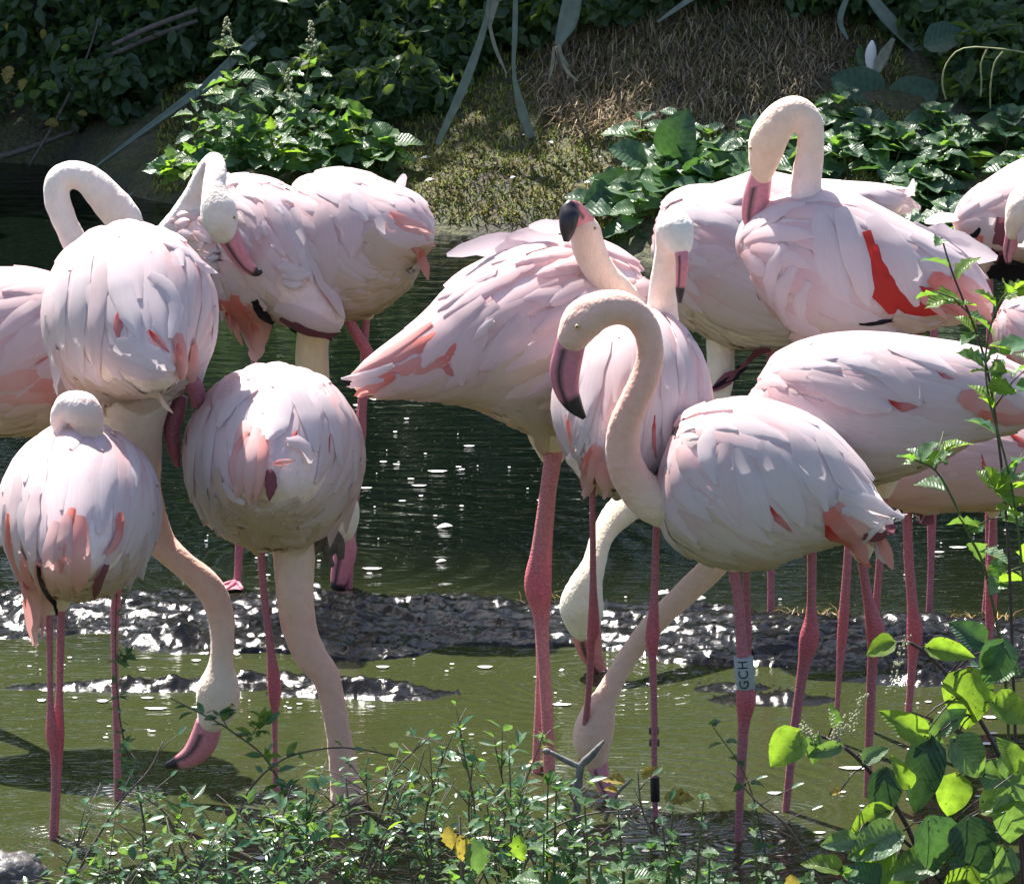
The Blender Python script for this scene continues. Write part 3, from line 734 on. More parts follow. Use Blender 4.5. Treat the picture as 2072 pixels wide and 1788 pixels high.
# 2 behind it, seen from behind, neck lowered into the water
BIRDS[2] = flamingo('white flamingo at left seen from behind, its lowered neck curving right to the water', 1617,
    [(262, 620, .22, 110, 105), (264, 626, .12, 165, 155), (263, 640, 0, 184, 170), (264, 655, -.1, 168, 158), (285, 700, -.2, 118, 108), (320, 745, -.27, 66, 58), (345, 770, -.3, 30, 30)],
    neck=[(275, 740, 100, -.02), (268, 850, 66, .0), (276, 930, 52, .02), (290, 1000, 38, .02), (322, 1092, 32, .02), (367, 1138, 27), (422, 1188, 30), (446, 1243, 28), (450, 1300, 25), (447, 1345, 27), (443, 1390, 44), (438, 1430, 42), (426, 1462, 28)],
    bill=[(424, 1460, 27), (411, 1500, 29), (390, 1527, 24), (362, 1541, 15), (335, 1549, 6)], eye=(470, 1425, 5), bill_black=.74,
    legs=[dict(p=[(238, 850, 12), (236, 1000, 11), (235, 1191, 11), (232, 1290, 9), (233, 1365, 9), (237, 1513, 9), (238, 1617, 9)], dd=.03, joint=1180)],
    headc=(.82, .68, .56), neckc=(.80, .50, .415), pink=.14, seed=2, k=.85, cap1=.1,
    accents=[('white', 34, [(102, 640), (98, 730), (116, 800)], dict(off=.02)), ('pale', 34, [(125, 700), (130, 780), (152, 828)], dict(off=.02)), ('white', 34, [(425, 620), (428, 710), (404, 790)], dict(off=.02)), ('cream', 36, [(160, 760), (180, 815), (215, 842)], dict(off=.012)), ('cream', 30, [(300, 790), (330, 820), (350, 836)], dict(off=.012)), ('red', 30, [(248, 620), (240, 660), (246, 698)], dict(off=.016)), ('red', 24, [(300, 670), (318, 690), (340, 715)], dict(off=.016)),
             ('salmon', 50, [(355, 680), (362, 730), (372, 768)], dict(off=.03, name='tail_feather')), ('coral', 22, [(352, 700), (356, 735), (360, 765)], dict(off=.036, name='tail_feather')),
             ('salmon', 40, [(380, 690), (385, 735), (382, 770)], dict(off=.033, name='tail_feather')),
             ('white', 64, [(238, 700), (285, 718), (345, 745)], dict(off=.04)), ('pale', 50, [(225, 705), (270, 740), (330, 757)], dict(off=.036)),
             ('white', 44, [(330, 500), (400, 520), (440, 552)], dict(off=.02)), ('white', 46, [(300, 560), (352, 610), (340, 690)], dict(off=.03)),
             ('white', 52, [(228, 520), (250, 600), (285, 690)], dict(off=.028)), ('white', 50, [(185, 520), (162, 620), (175, 745)], dict(off=.028)),
             ('white', 46, [(150, 520), (128, 610), (140, 720)], dict(off=.03)), ('pale', 44, [(212, 530), (200, 640), (205, 760)], dict(off=.026)),
             ('cream', 60, [(180, 770), (250, 800), (320, 790)], dict(off=.01)), ('cream', 50, [(220, 790), (280, 815), (340, 800)], dict(off=.014))])

# 3 far left, arched neck
BIRDS[3] = flamingo('pink flamingo cut by the left edge, its neck arched high', 1450,
    [(235, 690, 0, 80, 80), (160, 700, 0, 128, 120), (60, 712, 0, 163, 140), (-60, 715, 0, 160, 140), (-180, 730, 0, 110, 100), (-280, 750, 0, 50, 50)],
    neck=[(195, 600, 50), (166, 520, 31), (141, 470, 26), (117, 410, 27), (118, 368, 28), (148, 352, 28), (183, 368, 32), (211, 396, 36), (246, 438, 38), (272, 480, 30)],
    bill=[(272, 478, 26), (285, 510, 26), (292, 545, 20), (290, 570, 8)],
    legs=[dict(p=[(-60, 880, 12), (-62, 1150, 16), (-60, 1450, 9)], joint=1150), dict(p=[(-95, 880, 12), (-97, 1150, 16), (-95, 1440, 9)], joint=1150, dd=.06)],
    headc=(.84, .74, .66), neckc=(.86, .80, .76), pink=.55, seed=3, vr=115,
    accents=[('red', 30, [(42, 690), (20, 720), (0, 740)]), ('red', 20, [(105, 690), (95, 720), (70, 738)]), ('salmon', 60, [(110, 780), (40, 770), (-40, 775)]), ('salmon', 44, [(130, 800), (60, 800), (-20, 805)]),
             ('pale', 50, [(120, 640), (50, 690), (0, 750)]), ('pale', 44, [(100, 600), (40, 640), (-20, 700)])])

# 4 preening, upper left
BIRDS[4] = flamingo('ruffled flamingo preening its side feathers with a pink black-tipped bill', 1187,
    [(385, 520, .05, 70, 80), (425, 505, .03, 115, 110), (485, 500, .02, 140, 125), (545, 522, -.02, 136, 125), (605, 570, -.06, 102, 95), (650, 625, -.1, 60, 60), (690, 668, -.12, 24, 28)],
    neck=[(345, 530, 46, .03), (340, 488, 34, .02), (368, 440, 27, .0), (396, 392, 23, -.02), (418, 346, 22, -.04), (434, 326, 19, -.1), (437, 350, 23, -.15), (433, 382, 25, -.19), (440, 418, 36, -.21), (446, 448, 37, -.215), (455, 474, 27, -.215)],
    bill=[(456, 468, 25), (470, 492, 22), (485, 518, 19), (501, 540, 14), (519, 551, 9), (530, 548, 4)], eye=(474, 440, 4), bill_black=.7,
    legs=[dict(p=[(520, 690, 9), (513, 745, 8), (497, 900, 8), (490, 1000, 12), (485, 1090, 11), (482, 1150, 9), (480, 1180, 10)], wet=False, joint=1000, web=250),
          dict(p=[(684, 600, 15), (715, 665, 14), (745, 722, 13), (737, 790, 10), (728, 900, 11), (716, 1040, 10), (706, 1185, 8)], joint=722, dd=-.05)],
    headc=(.82, .74, .66), neckc=(.86, .78, .74), pink=.18, seed=4, k=.5, fan=2.6, cap0=.22, longf=.75,
    rowsets=[(.5, .15, .034, 11, .004, 1), (.40, .13, .032, 11, .007, 1), (.30, .11, .030, 11, .011, 1), (.20, .085, .028, 12, .014, 1), (.1, .06, .026, 13, .017, 1), (.03, .05, .025, 16, .019, 1)],
    accents=[('coral', 48, [(455, 600), (470, 660), (490, 700)], dict(off=.03)), ('salmon', 44, [(480, 590), (500, 665), (518, 742)], dict(off=.034, c0='coral')), ('salmon', 42, [(505, 605), (530, 660), (536, 700)], dict(off=.03)),
             ('red', 20, [(452, 618), (460, 650), (470, 680)], dict(off=.036)),
             ('black', 28, [(516, 600), (532, 628), (556, 650)], dict(off=.04)), ('purple', 36, [(600, 640), (640, 668), (682, 672)], dict(off=.03)),  # purple strip paints in the shade under the wing edge
             ('coral', 22, [(635, 540), (658, 590), (680, 630)], dict(off=.03)), ('pale', 46, [(560, 620), (620, 640), (690, 672)], dict(off=.04)),
             ('white', 40, [(590, 430), (635, 510), (668, 600)], dict(off=.05)), ('white', 40, [(600, 470), (650, 560), (686, 640)], dict(off=.06)), ('purple', 40, [(570, 640), (620, 668), (672, 690)], dict(off=.012)), ('black', 18, [(580, 655), (620, 678), (660, 694)], dict(off=.01)), ('salmon', 46, [(500, 620), (520, 690), (512, 730)], dict(off=.03, c0='coral')), ('white', 36, [(560, 420), (600, 490), (630, 570)], dict(off=.034)), ('pale', 38, [(535, 400), (575, 470), (600, 540)], dict(off=.03)),  # purple and black strips here paint more of that underwing shade
             ('white', 26, [(560, 540), (590, 545), (620, 550)], dict(off=.05)), ('white', 24, [(570, 555), (600, 560), (628, 556)], dict(off=.055)), ('white', 24, [(575, 570), (595, 576), (612, 572)], dict(off=.05)),
             ('pale', 44, [(470, 400), (515, 440), (522, 490)], dict(off=.03)), ('white', 40, [(480, 380), (540, 400), (570, 440)], dict(off=.03)),
             ('pale', 60, [(420, 520), (440, 590), (450, 650)], dict(off=.02)), ('pale', 50, [(470, 560), (500, 600), (540, 620)], dict(off=.026))])

# 5 rounded back, head down behind
BIRDS[5] = flamingo('cream bellied flamingo behind the preening one, tail pointing right, head hidden below', 1190,
    [(590, 500, .1, 85, 90), (640, 500, .05, 140, 125), (705, 494, 0, 150, 130), (765, 482, -.03, 128, 115), (818, 470, -.06, 84, 80), (856, 478, -.08, 45, 45), (878, 486, -.09, 20, 20)],
    neck=[(655, 590, 70, .02), (636, 660, 37), (632, 750, 34), (650, 860, 32), (675, 960, 30), (690, 1020, 36), (692, 1060, 34), (692, 1085, 24)],
    bill=[(691, 1080, 26), (698, 1115, 24), (691, 1150, 21), (684, 1185, 16), (680, 1210, 8)],
    legs=[dict(p=[(741, 642, 10), (737, 703, 9), (733, 790, 9), (729, 880, 12), (716, 1000, 9), (708, 1187, 7)], joint=880)],
    headc=(.82, .72, .56), neckc=(.82, .66, .42), pink=.25, seed=5, k=.7, bellyc=(.80, .64, .42),
    accents=[('salmon', 28, [(790, 435), (820, 452), (868, 470)], dict(off=.03, name='tail_feather')), ('salmon', 36, [(780, 455), (820, 470), (872, 492)], dict(off=.034, name='tail_feather')),
             ('coral', 22, [(846, 500), (858, 530), (866, 566)], dict(off=.03, dy=0, name='tail_feather')), ('salmon', 16, [(835, 495), (850, 520), (862, 548)], dict(off=.03, name='tail_feather')),
             ('white', 50, [(770, 440), (800, 478), (868, 484)], dict(off=.04)), ('white', 26, [(790, 370), (812, 368), (818, 352)], dict(off=.02)),
             ('pale', 48, [(650, 420), (665, 500), (670, 590)], dict(off=.03)), ('pale', 50, [(700, 400), (712, 460), (712, 520)], dict(off=.03)), ('white', 54, [(640, 380), (700, 400), (745, 450)], dict(off=.03)),
             ('red', 16, [(708, 440), (712, 470), (716, 495)], dict(off=.02)), ('red', 14, [(672, 500), (680, 520), (676, 545)], dict(off=.02)),
             ('cream', 44, [(740, 470), (780, 500), (838, 510)], dict(off=.024)), ('cream', 40, [(740, 500), (780, 525), (830, 530)], dict(off=.02))])

# 6 front, round rear view, neck down
BIRDS[6] = flamingo('round white flamingo seen from behind, its thick neck hanging straight down into the water', 1617,
    [(575, 925, .22, 105, 108), (563, 922, .12, 165, 160), (552, 926, 0, 184, 177), (547, 932, -.1, 166, 160), (540, 955, -.2, 118, 112), (535, 975, -.27, 68, 66), (532, 990, -.3, 30, 34)],
    neck=[(590, 1040, 60, .04), (595, 1110, 45, .03), (597, 1200, 39), (605, 1268, 36), (628, 1325, 34), (658, 1365, 29), (672, 1414, 26), (684, 1480, 26), (693, 1540, 28), (700, 1600, 32), (704, 1660, 36), (706, 1720, 30)],
    legs=[dict(p=[(528, 1112, 10), (534, 1200, 9), (546, 1300, 9), (554, 1372, 14), (556, 1410, 14), (556, 1463, 7), (558, 1617, 7)], joint=1385)],
    headc=(.80, .51, .43), neckc=(.80, .50, .415), pink=.10, seed=6, k=.95,
    accents=[('salmon', 30, [(505, 880), (480, 930), (482, 975)], dict(off=.03, name='tail_feather')), ('pink', 46, [(500, 860), (490, 930), (484, 1000)], dict(off=.026, name='tail_feather')),
             ('pink', 34, [(520, 875), (510, 940), (508, 1010)], dict(off=.034, name='tail_feather')), ('salmon', 26, [(535, 890), (530, 950), (520, 1005)], dict(off=.038, name='tail_feather')),
             ('salmon', 12, [(550, 940), (570, 938), (588, 934)], dict(off=.04, name='tail_feather')), ('purple', 26, [(545, 950), (548, 975), (545, 1000)], dict(off=.05, name='tail_feather')),
             ('white', 34, [(575, 900), (612, 905), (618, 938)], dict(off=.04)), ('cream', 36, [(446, 945), (450, 980), (470, 1010)], dict(off=.03)), ('white', 26, [(462, 975), (475, 1000), (500, 1012)], dict(off=.034)),
             ('white', 30, [(390, 930), (390, 1010), (412, 1066)], dict(off=.02)), ('white', 34, [(718, 930), (722, 1010), (700, 1082)], dict(off=.02)), ('pale', 32, [(700, 980), (694, 1050), (668, 1108)], dict(off=.02)), ('cream', 34, [(640, 1050), (620, 1095), (590, 1120)], dict(off=.012)), ('cream', 32, [(490, 1060), (505, 1100), (528, 1124)], dict(off=.012)), ('red', 16, [(598, 875), (590, 892), (586, 902)], dict(off=.022)), ('red', 9, [(662, 880), (660, 900), (660, 918)], dict(off=.022)),
             ('white', 46, [(430, 830), (395, 910), (398, 1010)], dict(off=.03)), ('white', 44, [(425, 900), (418, 1000), (440, 1088)], dict(off=.026)), ('white', 40, [(450, 820), (430, 900), (432, 980)], dict(off=.034)),
             ('white', 36, [(445, 1000), (440, 1050), (462, 1092)], dict(off=.018)),
             ('white', 50, [(520, 790), (470, 820), (450, 870)], dict(off=.04)), ('white', 54, [(590, 790), (625, 850), (632, 915)], dict(off=.032)), ('white', 44, [(640, 800), (672, 860), (680, 940)], dict(off=.03)), ('white', 40, [(680, 820), (710, 880), (708, 970)], dict(off=.028)),
             ('white', 60, [(560, 800), (560, 850), (540, 900)], dict(off=.04)),
             ('cream', 60, [(500, 1020), (540, 1060), (600, 1080)], dict(off=.012)), ('white', 56, [(700, 1000), (660, 1040), (600, 1060)], dict(off=.014)), ('cream', 40, [(480, 1010), (520, 1050), (530, 1095)], dict(off=.014))])

# 7 centre, side view, tail to the left, head twisted up
BIRDS[7] = flamingo('central flamingo with ruffled back, tail pointing left and raised dark tipped bill', 1570,
    [(1335, 690, .1, 85, 90), (1275, 690, .08, 150, 130), (1185, 690, .05, 190, 145), (1085, 688, 0, 190, 150), (985, 698, 0, 150, 130), (900, 722, -.02, 96, 95), (820, 745, -.04, 60, 60), (760, 766, -.05, 38, 36), (712, 780, -.05, 20, 16)],
    neck=[(1330, 690, 50, .02), (1292, 632, 33, .0), (1250, 588, 31, -.05), (1214, 548, 32, -.07), (1193, 507, 34, -.08), (1184, 470, 33, -.09), (1178, 450, 27, -.1)],
    bill=[(1180, 452, 25, -.1), (1166, 432, 22, -.13), (1155, 425, 21, -.15), (1151, 442, 20, -.165), (1148, 468, 15, -.17), (1146, 489, 6, -.17)], eye=(1204, 462, 4), bill_black=.34,
    legs=[dict(p=[(1121, 905, 22), (1108, 1000, 20), (1092, 1110, 20), (1086, 1165, 27), (1090, 1200, 28), (1095, 1250, 19), (1100, 1333, 15), (1108, 1458, 15), (1112, 1570, 14)], joint=1190, tint=(.72, .26, .29)),
          dict(p=[(1118, 930, 15), (1106, 1100, 14), (1098, 1210, 18), (1094, 1330, 11), (1092, 1416, 11), (1087, 1500, 10), (1084, 1575, 10)], tint=(.72, .26, .29), dd=.08, foot=1562, joint=1200)],
    headc=(.82, .62, .52), neckc=(.84, .66, .54), pink=.42, seed=7, k=.45, fan=2.2, longf=1.05, vr=110, cap1=.05, bellyc=(.84, .70, .53),
    rowsets=[(.50, .17, .046, 12, .004, 1), (.42, .16, .044, 12, .007, 1), (.33, .14, .042, 12, .010, 1), (.24, .12, .038, 12, .014, 1), (.16, .10, .036, 13, .017, 1), (.08, .07, .032, 15, .020, 1)],
    accents=[('coral', 40, [(890, 680), (820, 715), (735, 755)], dict(off=.02)), ('salmon', 36, [(880, 660), (800, 715), (720, 762)], dict(off=.03)), ('white', 26, [(800, 740), (750, 760), (690, 766)], dict(off=.03, name='tail_feather')),
             ('coral', 30, [(800, 755), (760, 775), (716, 802)], dict(off=.03, name='tail_feather')), ('white', 22, [(780, 765), (740, 772), (700, 782)], dict(off=.035, name='tail_feather')),
             ('black', 20, [(730, 780), (712, 782), (690, 770)], dict(off=-.01, name='tail_feather')),
             ('coral', 50, [(930, 700), (870, 735), (790, 750)], dict(off=.014)),
             ('red', 28, [(900, 715), (905, 745), (925, 762)], dict(off=.016)), ('red', 22, [(1015, 690), (1000, 720), (985, 752)], dict(off=.016)), ('red', 16, [(972, 750), (970, 766), (985, 770)], dict(off=.02)),
             ('pale', 60, [(985, 610), (905, 680), (858, 740)], dict(off=.034)), ('pale', 66, [(1010, 620), (950, 690), (935, 772)], dict(off=.03)), ('pale', 60, [(1060, 640), (1030, 700), (975, 745)], dict(off=.032)),
             ('cream', 44, [(1060, 800), (1090, 850), (1102, 915)], dict(off=.012)), ('cream', 40, [(1000, 800), (1050, 840), (1090, 880)], dict(off=.012)), ('white', 24, [(1005, 650), (985, 665), (962, 690)], dict(off=.045)),
             ('pale', 44, [(1010, 560), (940, 580), (896, 614)], dict(off=.04)), ('pale', 44, [(1030, 520), (970, 535), (930, 560)], dict(off=.04)), ('white', 40, [(1080, 490), (1000, 490), (904, 516)], dict(off=.035)),
             ('white', 34, [(1130, 470), (1060, 478), (1000, 500)], dict(off=.04)), ('white', 30, [(1160, 462), (1110, 458), (1070, 458)], dict(off=.025)), ('pale', 38, [(1120, 500), (1060, 515), (1000, 545)], dict(off=.04)),
             ('pale', 50, [(1200, 620), (1120, 600), (1060, 610)], dict(off=.03)), ('cream', 70, [(1120, 720), (1040, 740), (980, 790)], dict(off=.02)), ('cream', 60, [(1100, 790), (1000, 800), (900, 790)], dict(off=.012))])

# 8 upright bird behind the front right one
BIRDS[8] = flamingo('white flamingo seen from behind in the centre with black banded leg and upright neck', 1640,
    [(1330, 760, .2, 105, 90), (1300, 785, .1, 165, 132), (1280, 818, 0, 196, 154), (1270, 850, -.08, 178, 142), (1255, 905, -.16, 122, 98), (1242, 955, -.2, 62, 52), (1236, 985, -.22, 28, 26)],
    neck=[(1330, 700, 50, .12), (1340, 630, 33, .1), (1343, 570, 29, .08), (1357, 505, 32, .06), (1363, 462, 37, .03), (1370, 470, 36, .01), (1378, 500, 26, 0)],
    bill=[(1378, 505, 14, -.01), (1380, 530, 13, -.02), (1378, 565, 11, -.02), (1376, 590, 9, -.02), (1375, 613, 4, -.02)], bill_black=.62,
    legs=[dict(p=[(1199, 1000, 8), (1200, 1166, 8), (1201, 1268, 13), (1196, 1300, 10), (1193, 1375, 8), (1183, 1479, 8), (1176, 1540, 7), (1172, 1600, 7)], foot=1600, joint=1275, dd=-.12),
          dict(p=[(1330, 1020, 8), (1327, 1100, 9), (1324, 1208, 10), (1320, 1291, 15), (1321, 1340, 9), (1324, 1458, 8), (1324, 1540, 7), (1326, 1651, 7)], foot=1651, joint=1291, dd=.0)],
    headc=(.84, .80, .74), neckc=(.84, .72, .62), pink=.08, seed=8, k=1.1,
    accents=[('white', 56, [(1230, 690), (1195, 800), (1186, 940)], dict(off=.04)), ('white', 46, [(1215, 700), (1180, 760), (1160, 850)], dict(off=.03)), ('coral', 16, [(1158, 840), (1162, 880), (1172, 912)], dict(off=.03)),
             ('salmon', 40, [(1215, 900), (1200, 950), (1192, 1000)], dict(off=.05, name='tail_feather')), ('coral', 24, [(1205, 905), (1192, 950), (1188, 985)], dict(off=.055, name='tail_feather')),
             ('salmon', 40, [(1225, 930), (1225, 970), (1222, 1010)], dict(off=.04, name='tail_feather')), ('red', 18, [(1320, 840), (1318, 880), (1322, 925)], dict(off=.02)),
             ('white', 44, [(1340, 690), (1350, 790), (1338, 900)], dict(off=.03)), ('white', 40, [(1370, 690), (1395, 790), (1390, 880)], dict(off=.028)), ('white', 36, [(1390, 680), (1420, 750), (1424, 820)], dict(off=.024))])

# 11 back bird, body long, neck down behind the others
BIRDS[11] = flamingo('long bodied white flamingo at the back with curled tail tip and head lowered to drink', 1238,
    [(1325, 500, 0, 70, 80), (1370, 500, 0, 115, 110), (1440, 520, 0, 150, 130), (1530, 530, 0, 176, 135), (1630, 508, 0, 165, 125), (1720, 455, 0, 98, 90), (1790, 415, 0, 42, 45), (1835, 400, 0, 16, 18)],
    neck=[(1480, 620, 60), (1459, 690, 31), (1455, 770, 30, -.05), (1420, 880, 30, -.15), (1340, 980, 33, -.3), (1262, 1030, 33, -.42), (1220, 1082, 24, -.5), (1202, 1140, 25, -.55), (1185, 1185, 36, -.57), (1177, 1230, 46, -.57), (1184, 1275, 32, -.57)],
    bill=[(1184, 1268, 31), (1192, 1310, 26), (1205, 1342, 19), (1222, 1366, 11), (1236, 1385, 6)], eye=(1226, 1249, 4), bill_black=.66,
    legs=[dict(p=[(1560, 700, 10), (1560, 950, 15), (1560, 1150, 9), (1560, 1235, 9)], joint=950)],
    headc=(.82, .76, .62), neckc=(.82, .72, .52), pink=.14, seed=11, k=.35, billc=(.66, .24, .22), bellyc=(.78, .72, .58),
    accents=[('white', 26, [(1790, 390), (1838, 400), (1848, 362)], dict(off=.01, name='tail_feather')), ('white', 30, [(1740, 380), (1790, 405), (1838, 412)], dict(off=.02, name='tail_feather')),
             ('red', 18, [(1412, 508), (1440, 512), (1470, 528)]), ('red', 16, [(1470, 535), (1490, 540), (1505, 545)]), ('pale', 44, [(1395, 520), (1440, 510), (1490, 530)], dict(off=.024)), ('pale', 40, [(1400, 560), (1450, 540), (1495, 515)], dict(off=.028)),
             ('white', 60, [(1380, 400), (1440, 390), (1500, 400)], dict(off=.02)), ('white', 60, [(1360, 430), (1430, 430), (1500, 470)], dict(off=.02)),
             ('purple', 34, [(1560, 700), (1500, 745), (1440, 795)], dict(off=.02)), ('black', 16, [(1510, 740), (1475, 765), (1438, 795)], dict(off=.03))])

# 12 upper right, tall with arched neck and red shoulder patch
BIRDS[12] = flamingo('tall flamingo with arched neck and a large scarlet wing patch standing at the upper right', 1500,
    [(1540, 590, 0, 95, 90), (1575, 572, 0, 150, 125), (1655, 560, 0, 174, 140), (1735, 565, 0, 158, 135), (1815, 568, 0, 122, 112), (1890, 575, 0, 88, 85), (1955, 600, 0, 58, 50), (2010, 635, 0, 22, 20)],
    neck=[(1625, 440, 44), (1630, 375, 33), (1640, 300, 28), (1637, 247, 28), (1613, 222, 28), (1582, 238, 35), (1556, 280, 40), (1546, 325, 32), (1541, 362, 20)],
    bill=[(1541, 350, 22), (1531, 398, 27), (1524, 438, 23), (1526, 465, 14), (1532, 486, 5)], bill_black=.66, eye=(1519, 300, 4),
    legs=[dict(p=[(1720, 1000, 11), (1716, 1120, 10), (1705, 1276, 11), (1698, 1370, 7), (1690, 1500, 6)], joint=1276),
          dict(p=[(1790, 1000, 10), (1775, 1200, 9), (1768, 1300, 10), (1764, 1480, 6)], dd=.05, joint=1280, foot=1480)],
    headc=(.84, .64, .48), neckc=(.84, .68, .57), pink=.12, seed=12, k=.5,
    accents=[('red', 84, [(1752, 475), (1790, 560), (1800, 628)], dict(keep=.019, c0='red')), ('red', 60, [(1765, 500), (1800, 580), (1860, 628)], dict(keep=.02, c0='red')), ('red', 46, [(1790, 560), (1830, 610), (1890, 625)], dict(keep=.021, c0='red')), ('salmon', 20, [(1840, 585), (1880, 612), (1910, 632)], dict(off=.062)), ('red', 22, [(1850, 575), (1895, 600), (1935, 625)], dict(keep=.022)),
             ('coral', 50, [(1880, 560), (1920, 590), (1960, 632)], dict(off=.02)), ('coral', 44, [(1860, 590), (1910, 610), (1968, 638)], dict(off=.024)), ('salmon', 36, [(1930, 590), (1975, 620), (2015, 655)], dict(off=.03, name='tail_feather')),
             ('salmon', 34, [(1920, 560), (1960, 580), (1995, 610)], dict(off=.02, name='tail_feather')),
             ('white', 78, [(1760, 450), (1815, 530), (1848, 612)], dict(off=.08)), ('white', 60, [(1700, 430), (1730, 520), (1752, 615)], dict(off=.07)), ('white', 60, [(1660, 440), (1680, 540), (1715, 610)], dict(off=.03)),
             ('white', 50, [(1850, 450), (1930, 490), (2018, 522)], dict(off=.03)), ('white', 46, [(1840, 480), (1890, 510), (1960, 540)], dict(off=.03)), ('black', 12, [(1735, 650), (1765, 650), (1810, 642)], dict(off=.03)),
             ('white', 36, [(1590, 500), (1560, 560), (1575, 620)], dict(off=.03)), ('white', 34, [(1610, 540), (1580, 600), (1600, 650)], dict(off=.026)), ('white', 30, [(1640, 570), (1615, 620), (1640, 660)], dict(off=.02)),
             ('cream', 34, [(1800, 640), (1850, 655), (1905, 662)], dict(off=.03)), ('white', 34, [(1820, 650), (1860, 660), (1905, 655)], dict(off=.026)),
             ('purple', 60, [(1720, 690), (1800, 680), (1880, 672)], dict(off=.01)),
             ('white', 24, [(1840, 680), (1800, 665), (1745, 690)], dict(off=.04, dy=-.2))])

# 13 right, big body cut by nothing, neck down to the water
BIRDS[13] = flamingo('big pinkish flamingo at right with level back, neck sloping down left into the water', 1640,
    [(1505, 825, 0, 50, 60), (1560, 838, 0, 112, 105), (1650, 838, 0, 146, 135), (1755, 828, 0, 150, 140), (1860, 812, 0, 128, 120), (1950, 800, 0, 98, 95), (2045, 808, 0, 68, 65), (2120, 825, 0, 36, 35)],
    neck=[(1560, 890, 60, .0), (1512, 1000, 36, .02), (1476, 1090, 31, .04), (1445, 1143, 28, .06), (1390, 1197, 26, .08), (1326, 1258, 24, .1), (1268, 1333, 22, .12), (1228, 1405, 25, .12), (1208, 1452, 38, .12), (1199, 1498, 41, .12), (1206, 1540, 27, .12)],
    bill=[(1206, 1535, 25, .12), (1218, 1575, 17, .1), (1236, 1612, 14, .08), (1247, 1630, 9, .07), (1256, 1642, 4, .06)], bill_black=.86,
    legs=[dict(p=[(1643, 1100, 12), (1642, 1229, 12), (1638, 1288, 21), (1628, 1340, 16), (1618, 1400, 12), (1605, 1500, 11), (1590, 1640, 9)], joint=1285),
          dict(p=[(1744, 1130, 11), (1757, 1213, 13), (1771, 1276, 20), (1768, 1320, 15), (1763, 1370, 11), (1759, 1480, 10), (1755, 1610, 9)], joint=1275, foot=1610, dd=.05)],
    headc=(.84, .58, .48), neckc=(.84, .62, .50), pink=.36, seed=13, k=.3, longf=1.1, bellyc=(.80, .64, .50), vr=112,
    accents=[('red', 34, [(1795, 810), (1830, 825), (1870, 812)], dict(off=.014)), ('red', 22, [(1890, 755), (1910, 765), (1930, 770)], dict(off=.02)), ('pale', 60, [(1750, 720), (1820, 770), (1860, 820)], dict(off=.03)),
             ('pale', 60, [(1640, 760), (1720, 800), (1800, 830)], dict(off=.028)), ('white', 44, [(1560, 760), (1620, 740), (1700, 750)], dict(off=.03)), ('white', 50, [(1640, 720), (1740, 730), (1830, 780)], dict(off=.03)),
             ('white', 44, [(1760, 690), (1850, 720), (1930, 760)], dict(off=.03)), ('salmon', 50, [(1940, 800), (2000, 820), (2060, 830)], dict(off=.02)), ('coral', 40, [(1980, 830), (2030, 840), (2090, 845)], dict(off=.02)),
             ('cream', 90, [(1640, 900), (1740, 930), (1850, 900)], dict(off=.01)), ('pale', 80, [(1660, 860), (1760, 880), (1860, 860)], dict(off=.012))])

